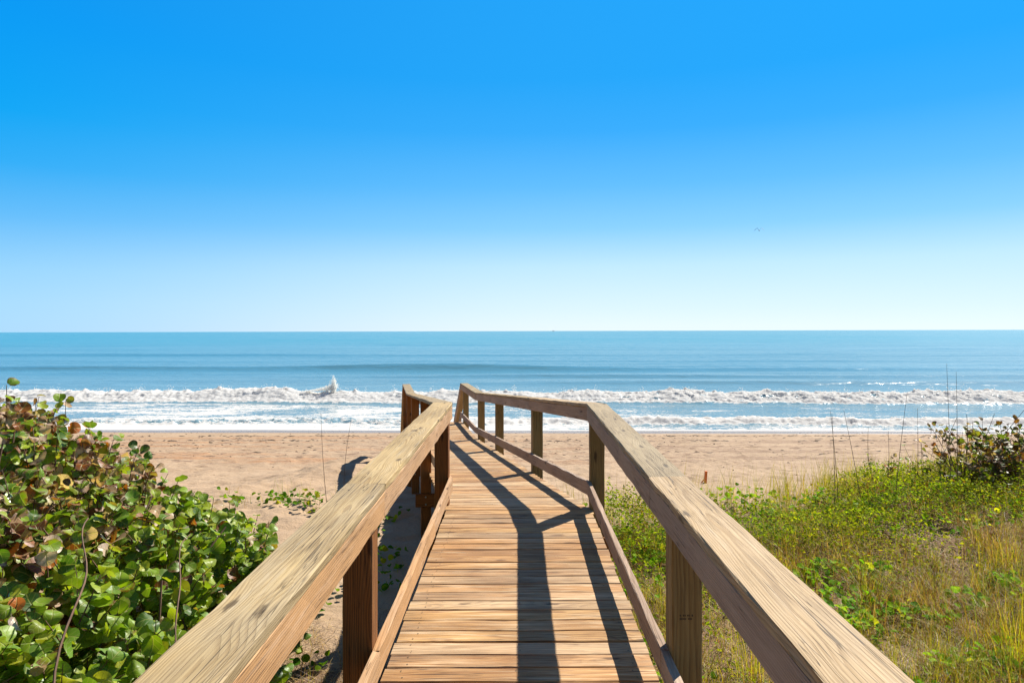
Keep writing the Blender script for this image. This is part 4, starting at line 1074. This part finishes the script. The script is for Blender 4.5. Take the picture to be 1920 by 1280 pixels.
# shorebird at the edge of the water
def skin_bird(name, label, loc, rz, s, body_m, wing=None, legs=True):
    root = empty(name, loc); root.rotation_euler = (0, 0, rz); tag(root, label, "bird")
    A = Acc()
    spine = [(-.17, 0, .17, .010), (-.11, 0, .175, .022), (-.05, 0, .185, .048), (.01, 0, .195, .058), (.07, 0, .21, .046), (.10, 0, .235, .028), (.115, 0, .262, .030), (.135, 0, .270, .027), (.155, 0, .268, .013), (.20, 0, .255, .004)]
    n = 10; a = np.arange(n) / n * 2 * np.pi; V = []
    for x, y, z, r in spine: V.append(np.stack([np.full(n, x), r * np.cos(a) * .9, z + r * np.sin(a)], -1))
    m = len(spine); i = np.arange(m * n).reshape(m, n)
    F = np.concatenate([np.stack([i[:-1, k], i[1:, k], i[1:, (k + 1) % n], i[:-1, (k + 1) % n]], -1) for k in range(n)])
    A.add(np.concatenate(V) * s, [F, np.stack([i[0, ::-1], i[-1, :]])])
    A.build("body", body_m, root, smooth=True)
    if legs:
        for sy in (-.02, .02):
            L = Acc(); tube(L, np.array([(0.0, sy, .15), (-.015, sy, .08), (.005, sy, .0), (.03, sy, .0)]) * s, .006 * s, .004 * s, 5); L.build("leg", FEATHER_D, root)
    if wing:
        for sy in (-1, 1):
            L = Acc(); v = np.array([(.06, .03 * sy, .21), (-.06, .03 * sy, .20), (.07, .22 * sy, .21 + wing), (-.05, .20 * sy, .20 + wing), (.00, .40 * sy, .20 + wing * .5), (-.07, .36 * sy, .19 + wing * .5), (-.10, .56 * sy, .19 - wing * .2)]) * s
            L.add(np.concatenate([v, v - [0, 0, .008 * s]]), [np.array([(0, 1, 3, 2), (2, 3, 5, 4), (9, 10, 8, 7), (11, 12, 10, 9)]), ]); L.add(np.concatenate([v[[4, 5, 6]], v[[4, 5, 6]] - [0, 0, .008 * s]]), [np.array([(0, 1, 2), (5, 4, 3)])])
            L.build("wing", body_m, root)
    else:
        for sy in (-1, 1):
            L = Acc(); v = np.array([(.06, .047 * sy, .225), (.05, .055 * sy, .18), (-.05, .050 * sy, .165), (-.17, .014 * sy, .172), (-.10, .030 * sy, .20), (-.02, .048 * sy, .222)]) * s
            L.add(np.concatenate([v, v * [1, .9, 1]]), [np.arange(6)[None, :], np.arange(6, 12)[::-1][None, :]]); L.build("wing", FEATHER_G, root)
    return root
p = at_ground(1745, 812)
skin_bird("shorebird", "small grey shorebird standing at the edge of the surf behind the stalks", (p[0], p[1], p[2]), math.radians(165), 1.0, FEATHER_W)
yy = 95.0
skin_bird("flying_bird", "tiny dark bird flying high in the blue sky over the sea", ((1424 - 971) / 1280 * yy, yy, EYE + (619.3 - 436) / 1280 * yy), math.radians(75), 1.25, FEATHER_D, wing=0.30, legs=False)
# ship on the horizon
yy = 5200.0
SHIP = 0.55
sh = empty("distant_ship", ((1038 - 971) / 1280 * yy, yy, 0)); tag(sh, "tiny grey ship on the horizon", "ship")
A = Acc(); v = np.array([(-16, -3, 0), (15, -3, 0), (21, 0, 5), (15, 3, 0), (-16, 3, 0), (-17, -4, 4.5), (15, -4, 4.5), (15, 4, 4.5), (-17, 4, 4.5)], float)
A.add(v, [np.array([(0, 1, 6, 5), (3, 4, 8, 7), (4, 0, 5, 8)])]); A.add(v[[1, 2, 6]], [[0, 1, 2]]); A.add(v[[2, 3, 7]], [[0, 1, 2]]); A.add(v[[5, 6, 2, 7, 8]], [[0, 1, 2, 3, 4]])
A.build("hull", HULL, sh)
A = Acc()
for x0, x1, yh, z0, z1 in ((-12, -2, 3, 4.5, 12), (-10, -5, 2, 12, 15), (-7.4, -6.6, .4, 15, 22)):
    b = np.array([(x, y, z) for z in (z0, z1) for x, y in ((x0, -yh), (x1, -yh), (x1, yh), (x0, yh))], float)
    A.add(b, np.array([(0, 1, 5, 4), (1, 2, 6, 5), (2, 3, 7, 6), (3, 0, 4, 7), (4, 5, 6, 7)]))
A.build("superstructure", HULL, sh)
sh.scale = (SHIP, SHIP, SHIP)

# spray thrown up where the wave hits, and along the crest
G = Acc(); rsp = np.random.default_rng(66)
ic = np.array([(0, 0, 1), (.9, 0, .3), (.28, .85, .3), (-.73, .53, .3), (-.73, -.53, .3), (.28, -.85, .3), (0, 0, -1)], float)
icf = [np.array([(0, 1, 2), (0, 2, 3), (0, 3, 4), (0, 4, 5), (0, 5, 1), (6, 2, 1), (6, 3, 2), (6, 4, 3), (6, 5, 4), (6, 1, 5)])]
def drops(P, S):
    n = len(P); V = (ic[None] * S[:, None, None] * np.array([1, 1, 1.3]) + P[:, None, :]).reshape(-1, 3)
    G.add(V, [(icf[0][None] + (np.arange(n) * 7)[:, None, None]).reshape(-1, 3)])
bx0 = (622 - 971) / 1280 * 53.5; by0 = float(breaker_y(np.array(bx0))) + .4
n = 1500; t = rsp.random(n) ** 1.3
jet = rsp.integers(0, 5, n); ja = np.array([-.16, -.05, .03, .09, .2])[jet]; jh = np.array([.55, .95, 1.3, 1.05, .6])[jet]
plume = np.stack([bx0 + ja * (.3 + t) + rsp.normal(0, .05, n) * (1 + t), by0 + rsp.normal(0, .12, n), 0.75 + jh * t + rsp.normal(0, .04, n)], -1)
drops(plume, rsp.uniform(.012, .040, n) * (1.25 - .7 * t))
n = 1500; t = rsp.random(n) ** 1.4; drops(np.stack([bx0 - 0.1 - 2.0 * t + rsp.normal(0, .15, n), by0 + rsp.normal(0, .2, n), .80 + .50 * (1 - t) ** 1.5 * rsp.random(n)], -1), rsp.uniform(.01, .035, n))
n = 9000; x = rsp.uniform(-48, 48, n); e = np.clip(gn(x * 1.7, 0 * x, 81), 0, 1) + .25 * np.clip(gn(x * .4, 0 * x, 82), 0, 1)
k = rsp.random(n) < e * 1.3; x = x[k]; e = e[k]; n = len(x)
y = breaker_y(x) + rsp.uniform(-.3, .9, n)
drops(np.stack([x, y, sea_h(x, y) + .12 + (.1 + .55 * e) * rsp.random(n) ** 2], -1), rsp.uniform(.010, .032, n))
o = G.build("sea_spray", SPRAY, None); tag(o, "white spray leaping off the breaking wave", "spray", kind="stuff")

# dried seaweed and shell bits strewn along the beach
G = Acc(); rsw = np.random.default_rng(77)
def weed(n, y0, y1, s0, s1):
    x = rsw.uniform(-27, 29, n); y = rsw.uniform(y0, y1, n); k = rsw.random(n) < np.clip(.5 + 1.4 * fbm(x * .25, y * 1.2, 83, 3), 0.02, 1); x, y = x[k], y[k]
    for xx, yy in zip(x, y):
        m = 7; a = np.arange(m) / m * 6.283; r = rsw.uniform(s0, s1) * rsw.uniform(.4, 1.1, m)
        V = np.stack([xx + r * np.cos(a) * 1.7, yy + r * np.sin(a) * .7], -1); gz = float(ground_h(xx, yy))
        V3 = np.concatenate([np.concatenate([V, np.full((m, 1), gz - .01)], 1), [[xx, yy, gz + rsw.uniform(.01, .03)]]])
        kk = np.arange(m); G.add(V3, np.stack([kk, (kk + 1) % m, np.full(m, m)], -1))
weed(500, 30.5, 34.5, .04, .13); weed(800, 33.1, 33.7, .05, .18); weed(600, 30.0, 30.6, .04, .16); weed(900, 23, 31, .03, .13); weed(260, 18, 24, .02, .06); weed(120, 34.5, 36.2, .03, .08)
o = G.build("seaweed", WEED, None); tag(o, "dark dried seaweed bits strewn across the beach", "seaweed", kind="stuff")
